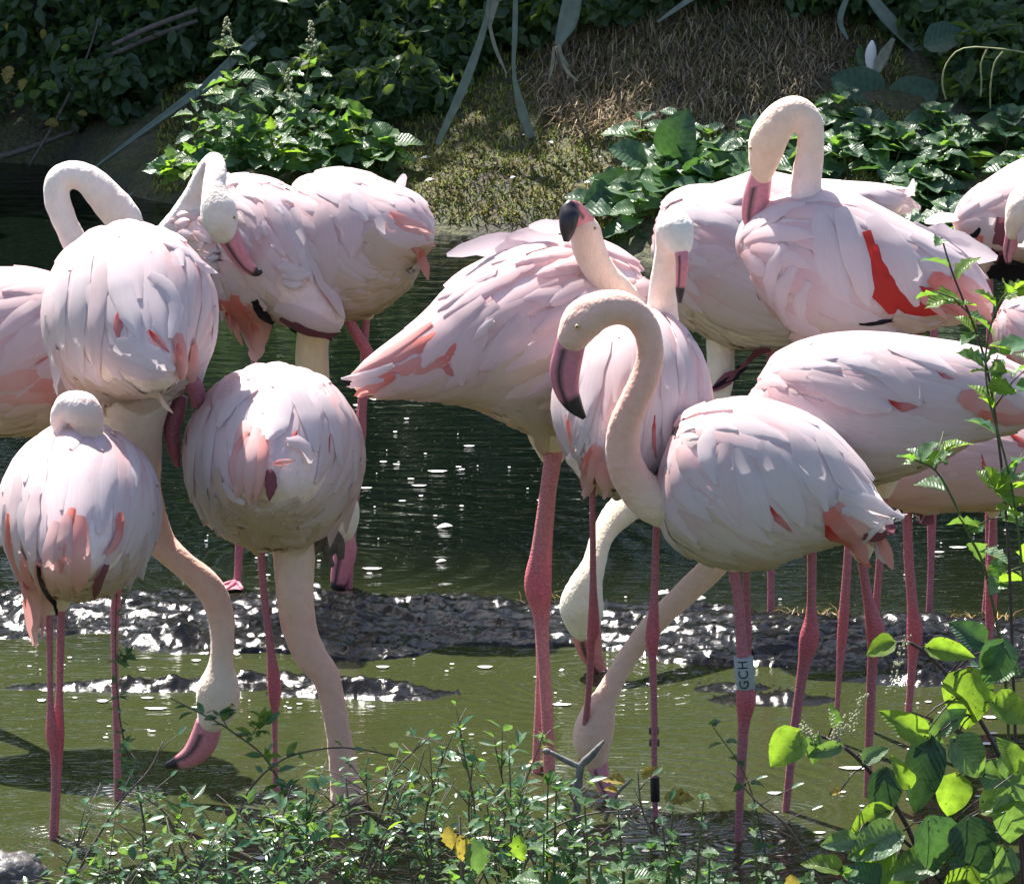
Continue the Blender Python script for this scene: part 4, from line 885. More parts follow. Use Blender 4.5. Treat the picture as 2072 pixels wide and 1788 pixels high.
# 10 front right bird with the lettered ring
BIRDS[10] = flamingo('nearest flamingo with S curved neck and a white lettered ring on its leg', 1700,
    [(1340, 960, 0, 78, 80), (1372, 965, 0, 124, 112), (1440, 975, 0, 160, 135), (1525, 982, 0, 168, 140), (1610, 990, 0, 146, 132), (1690, 1015, -.02, 100, 98), (1755, 1045, -.05, 52, 58), (1810, 1068, -.07, 24, 26)],
    neck=[(1380, 1000, 66, 0), (1338, 1018, 50, -.02), (1294, 990, 42, -.03), (1264, 935, 38, -.04), (1262, 870, 34, -.05), (1284, 812, 31, -.06), (1307, 760, 30, -.06), (1316, 705, 28, -.06), (1302, 655, 29, -.06), (1264, 625, 34, -.07), (1218, 626, 39, -.08), (1180, 648, 43, -.08), (1156, 688, 33, -.08)],
    bill=[(1158, 682, 30), (1150, 715, 31), (1143, 752, 31), (1147, 790, 25), (1163, 822, 17), (1183, 846, 5)], eye=(1168, 661, 5.5), bill_black=.66,
    legs=[dict(p=[(1485, 1150, 14), (1494, 1208, 13), (1500, 1291, 13), (1506, 1370, 18), (1509, 1416, 21), (1505, 1466, 14), (1501, 1533, 12), (1497, 1620, 10), (1494, 1700, 9)], joint=1416, dd=-.02),
          dict(p=[(1510, 1150, 9), (1512, 1220, 8), (1514, 1300, 8), (1506, 1420, 11), (1500, 1540, 6), (1494, 1655, 6)], joint=1400, foot=1655, dd=.05)],
    headc=(.78, .53, .45), neckc=(.80, .50, .415), pink=.10, seed=10, k=.55, billc=(.58, .20, .27), bellyc=(.80, .70, .55),
    accents=[('coral', 52, [(1672, 1030), (1712, 1070), (1755, 1140)], dict(off=.03)), ('coral', 44, [(1680, 1050), (1700, 1090), (1762, 1148)], dict(off=.02, c0='red')), ('salmon', 40, [(1690, 1020), (1740, 1060), (1768, 1110)], dict(off=.036)),
             ('coral', 26, [(1770, 1080), (1790, 1110), (1806, 1152)], dict(off=.01, name='tail_feather')), ('white', 34, [(1760, 1080), (1780, 1110), (1792, 1140)], dict(off=.014, name='tail_feather')),
             ('white', 44, [(1690, 1000), (1750, 1020), (1830, 1046)], dict(off=.05, name='tail_feather')), ('white', 34, [(1700, 1030), (1740, 1040), (1790, 1070)], dict(off=.05, name='tail_feather')), ('white', 14, [(1785, 1050), (1765, 1065), (1742, 1086)], dict(off=.07)),
             ('white', 12, [(1790, 1046), (1815, 1044), (1836, 1040)], dict(off=.06)), ('purple', 36, [(1745, 1075), (1770, 1076), (1800, 1062)], dict(off=.055)),
             ('red', 26, [(1555, 1020), (1575, 1050), (1600, 1072)], dict(off=.022)), ('red', 8, [(1470, 990), (1490, 1040), (1520, 1078)], dict(off=.018)),
             ('white', 60, [(1540, 900), (1580, 980), (1622, 1060)], dict(off=.03)), ('white', 56, [(1490, 910), (1520, 1000), (1556, 1070)], dict(off=.026)), ('white', 54, [(1600, 880), (1640, 950), (1670, 1030)], dict(off=.03)),
             ('white', 50, [(1650, 880), (1700, 960), (1740, 1010)], dict(off=.03)), ('white', 40, [(1440, 870), (1430, 920), (1450, 980)], dict(off=.028)), ('pale', 50, [(1470, 900), (1470, 980), (1500, 1060)], dict(off=.022)),
             ('cream', 50, [(1400, 1020), (1470, 1050), (1560, 1100)], dict(off=.01)), ('white', 44, [(1390, 1000), (1440, 1010), (1500, 1050)], dict(off=.014)), ('cream', 44, [(1480, 1110), (1560, 1135), (1625, 1128)], dict(off=.014))])

# 14 behind 13, low belly
BIRDS[14] = flamingo('peach bellied flamingo mostly hidden behind the big right one, seen below its tail', 1440,
    [(1762, 985, 0, 24, 40), (1800, 965, 0, 64, 70), (1850, 945, 0, 92, 90), (1930, 930, 0, 100, 100), (2020, 930, 0, 96, 95), (2110, 930, 0, 76, 80), (2200, 950, 0, 36, 40)],
    legs=[dict(p=[(1836, 1030, 12), (1838, 1120, 12), (1846, 1220, 13), (1851, 1282, 17), (1847, 1330, 12), (1842, 1400, 9), (1838, 1440, 9)], joint=1280),
          dict(p=[(2010, 1040, 9), (2006, 1200, 13), (2002, 1300, 8), (2000, 1430, 7)], dd=.08, joint=1200, foot=1425)],
    pink=.5, seed=14, k=.2, vr=140, bellyc=(.82, .62, .44), cap0=.1,
    accents=[('red', 30, [(2040, 880), (2070, 900), (2100, 920)]), ('red', 14, [(1985, 920), (1990, 945), (2000, 970)]), ('white', 20, [(1770, 1005), (1790, 1014), (1808, 1022)], dict(off=.03)), ('black', 22, [(1795, 1000), (1810, 1030), (1822, 1045)], dict(off=-.01)),
             ('white', 18, [(1852, 1040), (1866, 1052), (1880, 1030)], dict(off=.02)), ('purple', 20, [(1880, 1035), (1860, 1050), (1890, 1058)], dict(off=.0))])

# 15 far upper right, dark underwing
BIRDS[15] = flamingo('flamingo at the upper right edge bending over its dark open wing', 1240,
    [(1935, 480, 0, 28, 40), (1985, 455, 0, 60, 70), (2045, 440, 0, 88, 100), (2120, 425, 0, 110, 120), (2200, 430, 0, 110, 110), (2290, 450, 0, 60, 70), (2330, 460, 0, 20, 30)],
    neck=[(2140, 430, 40, -.1), (2100, 400, 32, -.16), (2072, 408, 32, -.2), (2058, 440, 26, -.22), (2050, 475, 18, -.22)],
    bill=[(2050, 470, 15), (2044, 500, 14), (2040, 520, 9), (2042, 536, 4)], bill_black=.85,
    legs=[dict(p=[(1892, 560, 8), (1886, 1000, 10), (1884, 1140, 8), (1880, 1240, 8)], joint=1000), dict(p=[(2003, 560, 8), (2003, 1000, 10), (2000, 1150, 8), (1993, 1240, 8)], joint=1000, dd=.05)],
    headc=(.8, .66, .5), neckc=(.84, .74, .66), pink=.15, seed=15, k=.3,
    accents=[('black', 40, [(1990, 460), (1975, 490), (1960, 520)], dict(off=.02)), ('black', 60, [(2010, 500), (2040, 530), (2072, 540)], dict(off=.03)), ('purple', 40, [(2030, 440), (2025, 480), (2015, 520)], dict(off=.03)),
             ('white', 40, [(2010, 440), (2000, 480), (1990, 515)], dict(off=.04)), ('coral', 20, [(1990, 470), (1985, 490), (1978, 510)], dict(off=.045)), ('white', 50, [(1950, 430), (1900, 440), (1870, 450)], dict(off=.0)),
             ('black', 50, [(2000, 540), (2040, 560), (2090, 560)], dict(off=.02)), ('white', 30, [(2072, 450), (2060, 480), (2080, 500)], dict(off=.05))])

# 16 right edge, middle height
BIRDS[16] = flamingo('pale flamingo cut by the right edge with a coral patch above the tall nettle stem', 1530,
    [(2020, 655, 0, 22, 30), (2045, 660, 0, 60, 60), (2090, 668, 0, 84, 85), (2160, 675, 0, 98, 95), (2240, 680, 0, 80, 80), (2310, 690, 0, 30, 35)],
    legs=[dict(p=[(2150, 780, 10), (2150, 1150, 14), (2150, 1530, 8)], joint=1150)], pink=.2, seed=16, k=.4,
    accents=[('coral', 44, [(2040, 690), (2052, 720), (2062, 750)]), ('salmon', 30, [(2050, 700), (2066, 725), (2080, 750)])])

# ------------------------------------------------------------------ leg rings
def leg_ring(bird, px0, py0, px1, py1, rpx, mat, dd, foot, text=None, name='leg_ring'):
    Y0 = YG(foot) + dd
    a, b = W(px0, py0, Y0), W(px1, py1, Y0); r = rpx * scale_at(a)
    v, f = tube([a, a + (b - a) * .02, a + (b - a) * .98, b], [r * .97, r, r, r * .97], 24)
    root = bird[0]; leg = [c for c in root.children if c.name.startswith('leg')][0]
    ro = mesh_obj(name, v, f, mat, leg)
    if text:
        cu = bpy.data.curves.new('t', 'FONT'); cu.body = text; cu.size = 1; cu.align_x = 'CENTER'; cu.align_y = 'CENTER'; cu.space_character = 1.12
        to = bpy.data.objects.new('t', cu); COL.objects.link(to)
        me = to.evaluated_get(bpy.context.evaluated_depsgraph_get()).to_mesh()
        bm_ = bmesh.new(); bm_.from_mesh(me)
        for yy in np.linspace(-.4, .45, 12):
            bmesh.ops.bisect_plane(bm_, geom=bm_.verts[:] + bm_.edges[:] + bm_.faces[:], plane_co=(0, yy, 0), plane_no=(0, 1, 0))
        me = bpy.data.meshes.new('lettering'); bm_.to_mesh(me); bm_.free()
        L = (b - a).length; ax = (a - b).normalized()                   # reading upwards
        side = Vector((0, -1, .0)); side = (side - ax * side.dot(ax)).normalized(); rt = side.cross(ax)
        c = (a + b) / 2; xs_ = [p.co.x for p in me.vertices]; wid = max(xs_) - min(xs_); k = L * .86 / wid
        vs = []
        for p in me.vertices:
            th = (p.co.y * k * 1.1) / r
            vs.append(c + ax * (p.co.x * k) + (side * math.cos(th + .12) + rt * math.sin(-th - .12) * -1) * (r * 1.04))
        fs = [tuple(q.vertices) for q in me.polygons]
        bpy.data.objects.remove(to)
        mesh_obj('lettering', vs, fs, M['ink'], leg, smooth=False)
leg_ring(BIRDS[10], 1504, 1328, 1509, 1392, 20, M['band'], -.012, 1700, 'GCH')
leg_ring(BIRDS[8], 1323, 1472, 1323, 1484, 10, M['black'], 0, 1645); leg_ring(BIRDS[8], 1324, 1496, 1324, 1508, 10.5, M['black'], 0, 1645); leg_ring(BIRDS[8], 1325, 1572, 1326, 1620, 9.5, M['black'], 0, 1650)
leg_ring(BIRDS[7], 1086, 1540, 1085, 1562, 15, M['ochre'], .06, 1570)

# folded legs held up under the belly
def folded_leg(bird, Y0, dd, pts, fp, ang, name='raised_leg'):
    P, R = px_line([(x, y, dd, r) for x, y, r in pts], Y0, 14); v, f = tube(P, R, 12)
    lo = mesh_obj(name, v, f, M['leg'], bird[0], [np.array(LEGP) * .8] * len(v))
    return lo
folded_leg(BIRDS[2], YG(1617), -.05, [(352, 760, 14), (380, 770, 20), (396, 790, 19), (398, 812, 14), (392, 826, 6)], None, 0)
folded_leg(BIRDS[2], YG(1617), .02, [(368, 800, 12), (356, 840, 18), (348, 870, 17), (352, 910, 13), (360, 945, 5)], None, 0, 'raised_foot')
for q in ([(655, 1040, 16), (648, 1080, 22), (640, 1105, 14), (634, 1120, 7)], [(660, 1060, 18), (668, 1100, 18), (664, 1125, 10), (672, 1146, 6)], [(660, 1070, 16), (684, 1095, 13), (690, 1130, 7)]):
    folded_leg(BIRDS[6], YG(1617), .03, q, None, 0, 'raised_foot').data.materials[0] = M['twig']

# ------------------------------------------------------------------ leaf meshes
def outline_leaf(name, kind):
    V = []; F = []; n = {'nettle': 9, 'broad': 8, 'small': 4, 'dock': 8}[kind]
    for i in range(n + 1):
        t = i / n
        if kind == 'small': hw = .30 * math.sin(math.pi * min(1, t * .92 + .04)) ** .8
        elif kind == 'nettle': hw = .33 * (math.sin(math.pi * t ** .75)) ** .9 * (1 + (.22 if i % 2 else -.12)) if 0 < i < n else .0
        elif kind == 'broad': hw = .44 * math.sin(math.pi * t ** .62) ** .75 if 0 < i < n else .0
        else: hw = .27 * math.sin(math.pi * t ** .85) ** .7 if 0 < i < n else .0
        if i == 0: hw = .02
        z = -.28 * (t - .35) ** 2
        for q in (-1, -.5, 0, .5, 1):
            wv = .03 * math.sin(t * 17 + q * 3) * abs(q) if kind in ('nettle', 'dock', 'broad') else 0
            yy = t - (.10 * abs(q) * (1 - t) if kind == 'broad' else .03 * abs(q))
            V.append((q * hw, yy, z + .16 * abs(q) * hw / .4 + wv))
    F = [(i * 5 + j, i * 5 + j + 1, (i + 1) * 5 + j + 1, (i + 1) * 5 + j) for i in range(n) for j in range(4)]
    me = bpy.data.meshes.new(name); me.from_pydata(V, [], F); me.update()
    me.polygons.foreach_set('use_smooth', [True] * len(me.polygons)); return me
def small_leaf(name):
    V = [(0, 0, 0), (-.2, .3, .05), (-.22, .6, .05), (0, 1, -.1), (.22, .6, .05), (.2, .3, .05), (0, .35, -.02), (0, .65, -.03)]
    F = [(0, 6, 1), (1, 6, 7, 2), (2, 7, 3), (3, 7, 4), (4, 7, 6, 5), (5, 6, 0)]
    me = bpy.data.meshes.new(name); me.from_pydata(V, [], F); me.update(); me.polygons.foreach_set('use_smooth', [True] * 6); return me
LM = {}
def leaf_mesh(kind, mat):
    k = (kind, mat)
    if k not in LM:
        me = small_leaf('leaf') if kind == 'small' else outline_leaf('leaf', kind)
        me.materials.append(M[mat]); LM[k] = me
    return LM[k]
def put_leaf(parent, loc, d, up, size, kind, mat, roll=0.0, wide=1.0, name='leaf'):
    "leaf with its base at loc, growing along d, its face towards up"
    d = Vector(d).normalized(); up = Vector(up)
    x = d.cross(up)
    if x.length < 1e-4: x = d.cross(Vector((1, 0, 0)))
    x.normalize(); z = x.cross(d)
    R = Matrix((x, d, z)).transposed().to_4x4() @ Matrix.Rotation(roll, 4, 'Y')
    o = bpy.data.objects.new(name, leaf_mesh(kind, mat)); COL.objects.link(o); o.parent = parent
    o.matrix_local = Matrix.Translation(Vector(loc) - parent.location) @ R @ Matrix.Diagonal((size * wide, size, size, 1))
    return o
def stem_mesh(parent, P, r0, r1, mat, name='stem'):
    v, f = tube(P, np.linspace(r0, r1, len(P)), 7); return mesh_obj(name, v, f, mat, parent)
RB = random.Random(99)
def rv(a, b): return RB.uniform(a, b)
def strap(parent, pts, Y, wpx, mat, name='strap_leaf', fold=.25, dY=0.0):
    A = crom(pts, 14); n_ = len(A)
    P = [np.array(W(a[0], a[1], Y + dY * i / n_)) for i, a in enumerate(A)]; P = np.array(P)
    T = np.gradient(P, axis=0); V = []
    for i in range(n_):
        t = T[i] / np.linalg.norm(T[i]); s = np.cross(t, (0, -1, .25)); s /= np.linalg.norm(s); nn = np.cross(s, t)
        hw = (A[i][2] if len(A[i]) > 2 else wpx) * .4 * scale_at(Vector(P[i]))
        for q in (-1, -.5, 0, .5, 1): V.append(P[i] + s * hw * q - nn * hw * fold * (1 - abs(q)))
        for q in (1, .5, 0, -.5, -1): V.append(P[i] + s * hw * q - nn * (hw * fold * (1 - abs(q)) + .0015 * (1.01 - abs(q))))
    F = [(i * 10 + j, i * 10 + (j + 1) % 10, (i + 1) * 10 + (j + 1) % 10, (i + 1) * 10 + j) for i in range(n_ - 1) for j in range(10)]
    return mesh_obj(name, V, F, mat, parent)
def bank_pt(px, py, dz=0.0):
    r = ray(px, py); Y = 17.5
    while Y < 30:
        p = W(px, py, Y)
        if p.z - dz < ground_h(p.x, p.y): return Vector((p.x, p.y, ground_h(p.x, p.y)))
        Y += .02
    return W(px, py, 22)

# ------------------------------------------------------------------ trees and bushes behind the pond
def leaf_cloud(C, D, size, rng):
    "folded two-triangle leaves at centres C, roughly facing D"
    n_ = len(C); a = rng.randn(n_, 3); a /= np.linalg.norm(a, axis=1)[:, None]
    nrm = D + rng.randn(n_, 3) * .7; nrm /= np.linalg.norm(nrm, axis=1)[:, None]
    t = np.cross(nrm, a); t /= np.linalg.norm(t, axis=1)[:, None] + 1e-9; s = np.cross(nrm, t)
    sz = size * (.6 + .8 * rng.rand(n_, 1))
    V = np.stack([C - t * sz * .5, C + s * sz * .24 + nrm * sz * .07 - t * sz * .22, C + s * sz * .25 + nrm * sz * .06 + t * sz * .12, C + t * sz * .52 - nrm * sz * .1, C - s * sz * .25 + nrm * sz * .06 + t * sz * .12, C - s * sz * .24 + nrm * sz * .07 - t * sz * .22], 1).reshape(-1, 3)
    i6 = np.arange(n_)[:, None] * 6; F = np.concatenate([i6 + np.array([[0, 1, 2, 3]]), i6 + np.array([[0, 3, 4, 5]])])
    col = np.repeat(rng.rand(n_), 6)[:, None] * np.ones((1, 3))
    return V, F, col
def bush(name, label, cat, base, rx, ry, rz, zc, nclump, nleaf, size, mat, seed, trunk=.06, group=None, hollow=.4):
    rng = np.random.RandomState(seed)
    root = empty(name, base, label, cat, group)
    bx = Vector(base); zc = bx.z + zc
    V, F = [], []
    lim = [np.array([(bx.x, bx.y, bx.z - .05), (bx.x + rng.randn() * rx * .1, bx.y, bx.z + (zc - bx.z) * .6), (bx.x + rng.randn() * rx * .2, bx.y, zc + rz * .6)])]
    for k in range(6):
        a = rng.rand() * 6.28; lim.append(np.array([(bx.x, bx.y, bx.z + (zc - bx.z) * (.3 + .1 * k)), (bx.x + math.cos(a) * rx * .4, bx.y + math.sin(a) * ry * .4, zc - rz * .1), (bx.x + math.cos(a) * rx * .8, bx.y + math.sin(a) * ry * .8, zc + rz * rng.uniform(-.2, .7))]))
    for i, q in enumerate(lim):
        P = crom(q, 8); r = np.linspace(trunk * (1 if i == 0 else .5), trunk * .15, 8); v, f = tube(P, r, 8); o = len(V); V += v; F += [tuple(x + o for x in y) for y in f]
    mesh_obj('trunk', V, F, M['bark'], root)
    cc = []
    while len(cc) < nclump:
        q = rng.uniform(-1, 1, 3); d = np.linalg.norm(q)
        if hollow < d < 1: cc.append(q)
    cc = np.array(cc); ctr = np.array((bx.x, bx.y, zc)); R = np.array((rx, ry, rz))
    idx = rng.randint(0, nclump, nleaf); off = rng.randn(nleaf, 3) * .13 + 0
    C = ctr + (cc[idx] + off) * R * 1.0
    C[:, 2] = np.maximum(C[:, 2], .02 + rng.rand(nleaf) * .1)
    D = cc[idx] / np.linalg.norm(cc[idx], axis=1)[:, None] * .6 + np.array((0, -.3, .7))
    v, f, c = leaf_cloud(C, D, size, rng)
    tag(mesh_obj('crown', v, f, M[mat], root, c, smooth=False), kind='stuff')
    return root
over = [(-2.9, 20.6, 2.4), (.25, 20.85, 2.3), (1.15, 20.5, 2.3), (2.3, 20.6, 2.4), (-3.2, 21.3, 2.7), (-2.2, 21.0, 2.4), (-.45, 21.5, 2.9), (.35, 21.4, 2.5), (1.1, 21.2, 2.6), (1.9, 21.0, 2.5), (2.8, 21.1, 2.7), (-1.8, 22.0, 3.6), (-.2, 22.3, 3.8), (1.4, 22.0, 3.6)]  # added unseen trees, placed to throw shade on the far bank
for i, (x, y, z) in enumerate(over):
    bush('tree', 'unseen young tree added overhead to shade the far bank', 'tree', (x, y, ground_h(x, y) - .05), .75, .62, .5, z - .5, 40, 2300, .10, 'leaf_bush', 400 + i, .05, 'unseen young trees added to shade the far bank', .1)
tall = [(-5.5, 24.4), (-3.4, 23.6), (-1.6, 24.2), (.2, 23.4), (1.9, 24.0), (3.8, 23.5), (6.0, 24.5), (-4.4, 26.5), (-.7, 26.8), (2.8, 26.6), (-8.5, 25), (8.8, 25)]
for i, (x, y) in enumerate(tall):
    bush('tree', 'tall leafy tree in the dark belt shading the far bank', 'tree', (x, y, ground_h(x, y) - .05), 1.5 + .2 * (i % 3), 1.1, 2.3, 3.0, 120, 7000, .13, 'leaf_bush', 100 + i, .12, 'trees beyond the far bank')
low = [(-2.6, 21.8, .8, .6, .55), (-1.75, 21.5, .75, .45, .5), (2.6, 21.5, .8, .5, .6), (-3.3, 21.5, .9, .7, .8), (3.6, 21.4, .9, .7, .8), (-.2, 22.6, .9, .4, .8), (1.3, 22.6, .9, .4, .7)]
for px_, py_, rx, rz in ((230, 215, .3, .16), (330, 130, .3, .2), (450, 70, .35, .25), (600, 110, .3, .2), (740, 120, .3, .18), (690, 215, .18, .10), (800, 225, .2, .11), (860, 160, .25, .14), (980, 80, .28, .16), (1110, 60, .26, .14), (1240, 20, .3, .14), (1380, -30, .3, .14),
                         (1560, -40, .3, .14), (1720, 10, .3, .14), (1880, 40, .3, .18), (1990, 110, .28, .16), (2080, 190, .25, .15), (560, -10, .4, .3), (760, 0, .4, .3), (900, 20, .35, .25), (1060, -40, .4, .25), (150, 60, .4, .3)):
    Yb = 17.6
    while W(px_, py_, Yb).z > ground_h(W(px_, py_, Yb).x, Yb) and Yb < 23: Yb += .03
    low.append((W(px_, py_, Yb).x, Yb, rx, rx * .7, rz))
SBS = []
for i, (x, y, rx, ry, rz) in enumerate(low):
    sb_ = bush('shade_bush', 'dark dense bush in the shade under the trees on the far bank', 'bush', (x, y, ground_h(x, y) - .03), rx, ry, rz, rz * .8, 60, 3600, .055, 'leaf_bush', 200 + i, .03, 'dark bushes on the far bank'); SBS.append((x / y, sb_))
# leafy bramble leaning over the water on the left
bush('bramble', 'tangled leafy bramble leaning over the water at upper left', 'shrub', (-1.55, 20.55, ground_h(-1.55, 20.55)), .5, .3, .42, .40, 50, 2600, .05, 'leaf_bush', 301, .02)
bush('bramble', 'low dark ivy mat hanging over the bank left of the tall flowering nettles', 'shrub', (-1.0, 20.45, ground_h(-1.0, 20.45)), .42, .25, .3, .26, 40, 1700, .05, 'leaf_bush', 302, .02)

# bramble leaves with their sunlit yellow put into the leaf colour
yl = empty('sun_tinted_shoot', W(110, 300, 20.2), 'thin shoot with scattered leaves tinted yellow as sunlit above the water at upper left', 'shoot')
stem_mesh(yl, [np.array(W(a, b_, 20.15)) for a, b_ in crom([(60, 335), (110, 250), (170, 130), (200, 40)], 12)], .006, .003, M['twig'])
for x, y, s in ((22, 135, 26), (115, 176, 26), (50, 160, 20), (118, 250, 20), (60, 195, 18), (88, 60, 14), (150, 190, 16), (95, 205, 16), (30, 215, 16), (140, 95, 14), (205, 145, 12), (12, 60, 16), (176, 232, 14)):
    p = W(x, y, 20.12); put_leaf(yl, p, (rv(-1, 1), rv(-.3, .3), rv(-.8, .4)), (0, -1, .5), s * scale_at(p) * 1.5, 'nettle', 'leaf_yellow' if RB.random() < .45 else 'leaf_lime', rv(-.5, .5))
for k, q in enumerate(([(228, 92, 5), (300, 58, 6), (400, 20, 5)], [(225, 112, 5), (310, 75, 6), (400, 42, 4)], [(0, 318, 7), (60, 300, 6), (150, 265, 4)], [(300, 0, 4), (320, 60, 4), (336, 105, 3)], [(60, 300, 6), (130, 180, 5), (200, 60, 3)])):
    P = [np.array(W(a, b_, 20.05 + .1 * k)) for a, b_, _ in crom(q, 10)]; v, f = tube(P, [c * scale_at(Vector(P[0])) for c in crom(q, 10)[:, 2]], 7)
    tag(mesh_obj('fallen_branch', v, f, M['bark' if k > 2 else 'twig']), ['bare brown branch slanting up above the leaves at upper left', 'second bare branch just under the brown one at upper left', 'dark branch lying low over the water at the left edge', 'thin dark twig crossing the slanting branches at upper left', 'long thin dark branch rising steeply through the bramble'][k], 'branch')

# flax: strap leaves
fx = empty('flax_plant', bank_pt(480, 160), 'flax plant with long grey green strap leaves slanting across the shade left of centre', 'flax plant')
for q in ([(192, 338, 5), (300, 258, 14), (400, 185, 24)], [(400, 190, 24), (505, 90, 26), (610, 0, 20)], [(640, 150, 10), (720, 95, 22), (815, 28, 14)], [(250, 400, 5), (350, 350, 10), (440, 280, 14)]):
    strap(fx, q, bank_pt(q[0][0], q[0][1]).y - .03, 0, M['strap'])
fy = empty('flax_plant', bank_pt(1040, 120), 'flax plant with withered pale leaves hanging to the bank at top centre', 'flax plant')
for q, mt in (([(885, 292, 14), (940, 170, 24), (984, 40, 14), (992, -60, 8)], 'strap'), ([(1044, -60, 10), (1042, 60, 14), (1040, 150, 10), (1058, 230, 26), (1076, 280, 20)], 'strap'), ([(1165, -40, 40), (1150, 40, 50), (1130, 95, 16), (1150, 135, 6)], 'strap'),
              ([(1130, 90, 8), (1145, 140, 10), (1170, 165, 3)], 'strap_dry'), ([(985, 20, 6), (1000, 90, 10), (1025, 150, 4)], 'strap_dry'), ([(1010, -40, 30), (1000, 10, 20), (990, 60, 6)], 'strap_dry'), ([(1120, 95, 6), (1118, 130, 10), (1110, 165, 3)], 'strap_dry')):
    strap(fy, q, bank_pt(1075, 275).y - .03, 0, M[mt], 'strap_leaf' if mt == 'strap' else 'dry_leaf')
P = [np.array(W(a, b_, 19.1)) for a, b_ in crom([(1125, 95), (1150, 190), (1190, 290), (1226, 360)], 12)]; v, f = tube(P, np.linspace(.004, .0025, 12), 6); mesh_obj('stalk', v, f, M['twig'], fy)
fz = empty('flax_plant', bank_pt(1800, 60), 'flax plant with broad blades fanning out at the top right corner', 'flax plant')
for q, mt in (([(1985, -50, 20), (1985, 40, 26), (1975, 110, 16)], 'strap'), ([(1740, -40, 20), (1790, 30, 34), (1880, 120, 30)], 'strap'), ([(1330, 45, 6), (1380, 10, 14), (1440, -30, 16)], 'strap'), ([(1720, -20, 12), (1700, 40, 16), (1715, 80, 6)], 'strap'), ([(1860, -40, 20), (1900, 40, 26), (1990, 110, 14)], 'strap')):
    strap(fz, q, bank_pt(1800, 120).y, 0, M[mt])
P = [np.array(W(a, b_, 19.4)) for a, b_ in crom([(1600, 175), (1680, 172), (1790, 160), (1890, 180), (1960, 195)], 12)]; v, f = tube(P, np.linspace(.005, .003, 12), 6); tag(mesh_obj('fallen_stalk', v, f, M['twig']), 'thin dark stalk lying across the dry grass below the curled pale leaf', 'stalk')
# curled pale leaf
cl = empty('curled_leaf', W(1762, 165, 19.3), 'pale cream leaf curled into a cone standing above the broad leaves', 'leaf')
P = [np.array(W(a, b_, 19.3)) for a, b_ in crom([(1766, 165), (1762, 120), (1765, 82)], 8)]; v, f = tube(P, np.array([2, 6, 9, 11, 12, 11, 8, 2]) * .00163, 10, flat=.6); mesh_obj('blade', v, f, M['white'], cl)
strap(cl, [(1768, 160, 8), (1785, 120, 30), (1808, 78, 10)], 19.28, 0, M['strap_dry'], 'outer_blade'); strap(cl, [(1758, 150, 8), (1742, 120, 26), (1740, 92, 8)], 19.32, 0, M['leaf_pale'], 'outer_blade')
# yellow hanging catkins
ck = empty('hanging_stalk', W(2072, 105, 18.9), 'yellow green stalk with drooping tassels at the right edge near the top', 'stalk')
for q in ([(2100, 112), (2030, 100), (1950, 98), (1915, 130), (1907, 170), (1914, 202)], [(1998, 98), (1985, 130), (1986, 165), (1984, 196)], [(2030, 104), (2012, 130), (2004, 180), (2004, 220)]):
    P = [np.array(W(a, b_, 18.9)) for a, b_ in crom(q, 16)]; v, f = tube(P, [.0022 + .0009 * (i % 2) for i in range(16)], 6); mesh_obj('tassel', v, f, M['tassel'], ck)

# ------------------------------------------------------------------ nettles and broad weeds on the far bank
REG = []
def weed(label, cat, name, base, tip, Y, n_pair, size_px, kind, mats, flower=False, group=None, droop=-.2, wide=1.0, stemm='stem', spread=1.0, rstem=.0035, bend=None):
    pts = [base] + ([bend] if bend else []) + [tip]
    P = np.array([W(a[0], a[1], Y) for a in crom(pts, 14)]); s0 = scale_at(Vector(P[0]))
    root = empty(name, Vector(P[0]), label, cat, group)
    stem_mesh(root, P, rstem, rstem * .5, M[stemm]); REG.append((tip[0], root))
    for i in range(n_pair):
        t = .12 + .86 * (i + .5) / n_pair; p = P[int(t * 13)]; tan = P[min(13, int(t * 13) + 1)] - P[max(0, int(t * 13) - 1)]
        a = i * math.pi / 2 + rv(-.4, .4); sz = size_px * s0 * (1.15 - .65 * t) * rv(.75, 1.2)
        for sgn in (0, math.pi):
            d = Vector((math.cos(a + sgn) * spread, math.sin(a + sgn) * spread * .8, rv(droop - .25, droop + .35)))
            put_leaf(root, Vector(p) + d * sz * .15, d, (rv(-.3, .3), -.25, 1), sz, kind, RB.choice(mats), rv(-.35, .35), wide)
    for k in range(3): put_leaf(root, P[-1], (rv(-1, 1), rv(-1, 1), rv(.1, .6)), (0, -.5, 1), size_px * s0 * .45, kind, RB.choice(mats), 0, wide)
    if flower:
        V, F = [], []
        for k in range(46):
            t = rv(-.12, 1); c = np.array(P[-1]) + np.array((rv(-1, 1) * .018 * (1.3 - t), rv(-1, 1) * .018, t * .1)); r = rv(.003, .006)
            v, f = tube([c - (0, 0, r), c, c + (0, 0, r)], [r * .5, r, r * .4], 5); o = len(V); V += v; F += [tuple(x + o for x in y) for y in f]
        mesh_obj('flower_spike', V, F, M['flower'], root)
    return root
NM = ['leaf_nettle', 'leaf_nettle', 'leaf_pale', 'leaf_dock']; NL = ['leaf_nettle', 'leaf_lime', 'leaf_pale', 'leaf_nettle']
G = 'nettles growing on the far bank'
weed('tall nettle with cream flower spike, left of the two rising highest', 'nettle', 'nettle', (492, 320), (460, 95), 19.35, 9, 74, 'nettle', NL, True, G, bend=(478, 200))
weed('tall nettle with cream flower spike, right of the two rising highest', 'nettle', 'nettle', (585, 320), (630, 105), 19.45, 8, 70, 'nettle', NM, True, G, bend=(610, 210))
weed('shorter nettle with flower spike between the two tallest nettles', 'nettle', 'nettle', (560, 330), (584, 200), 19.3, 7, 72, 'nettle', NM, True, G)
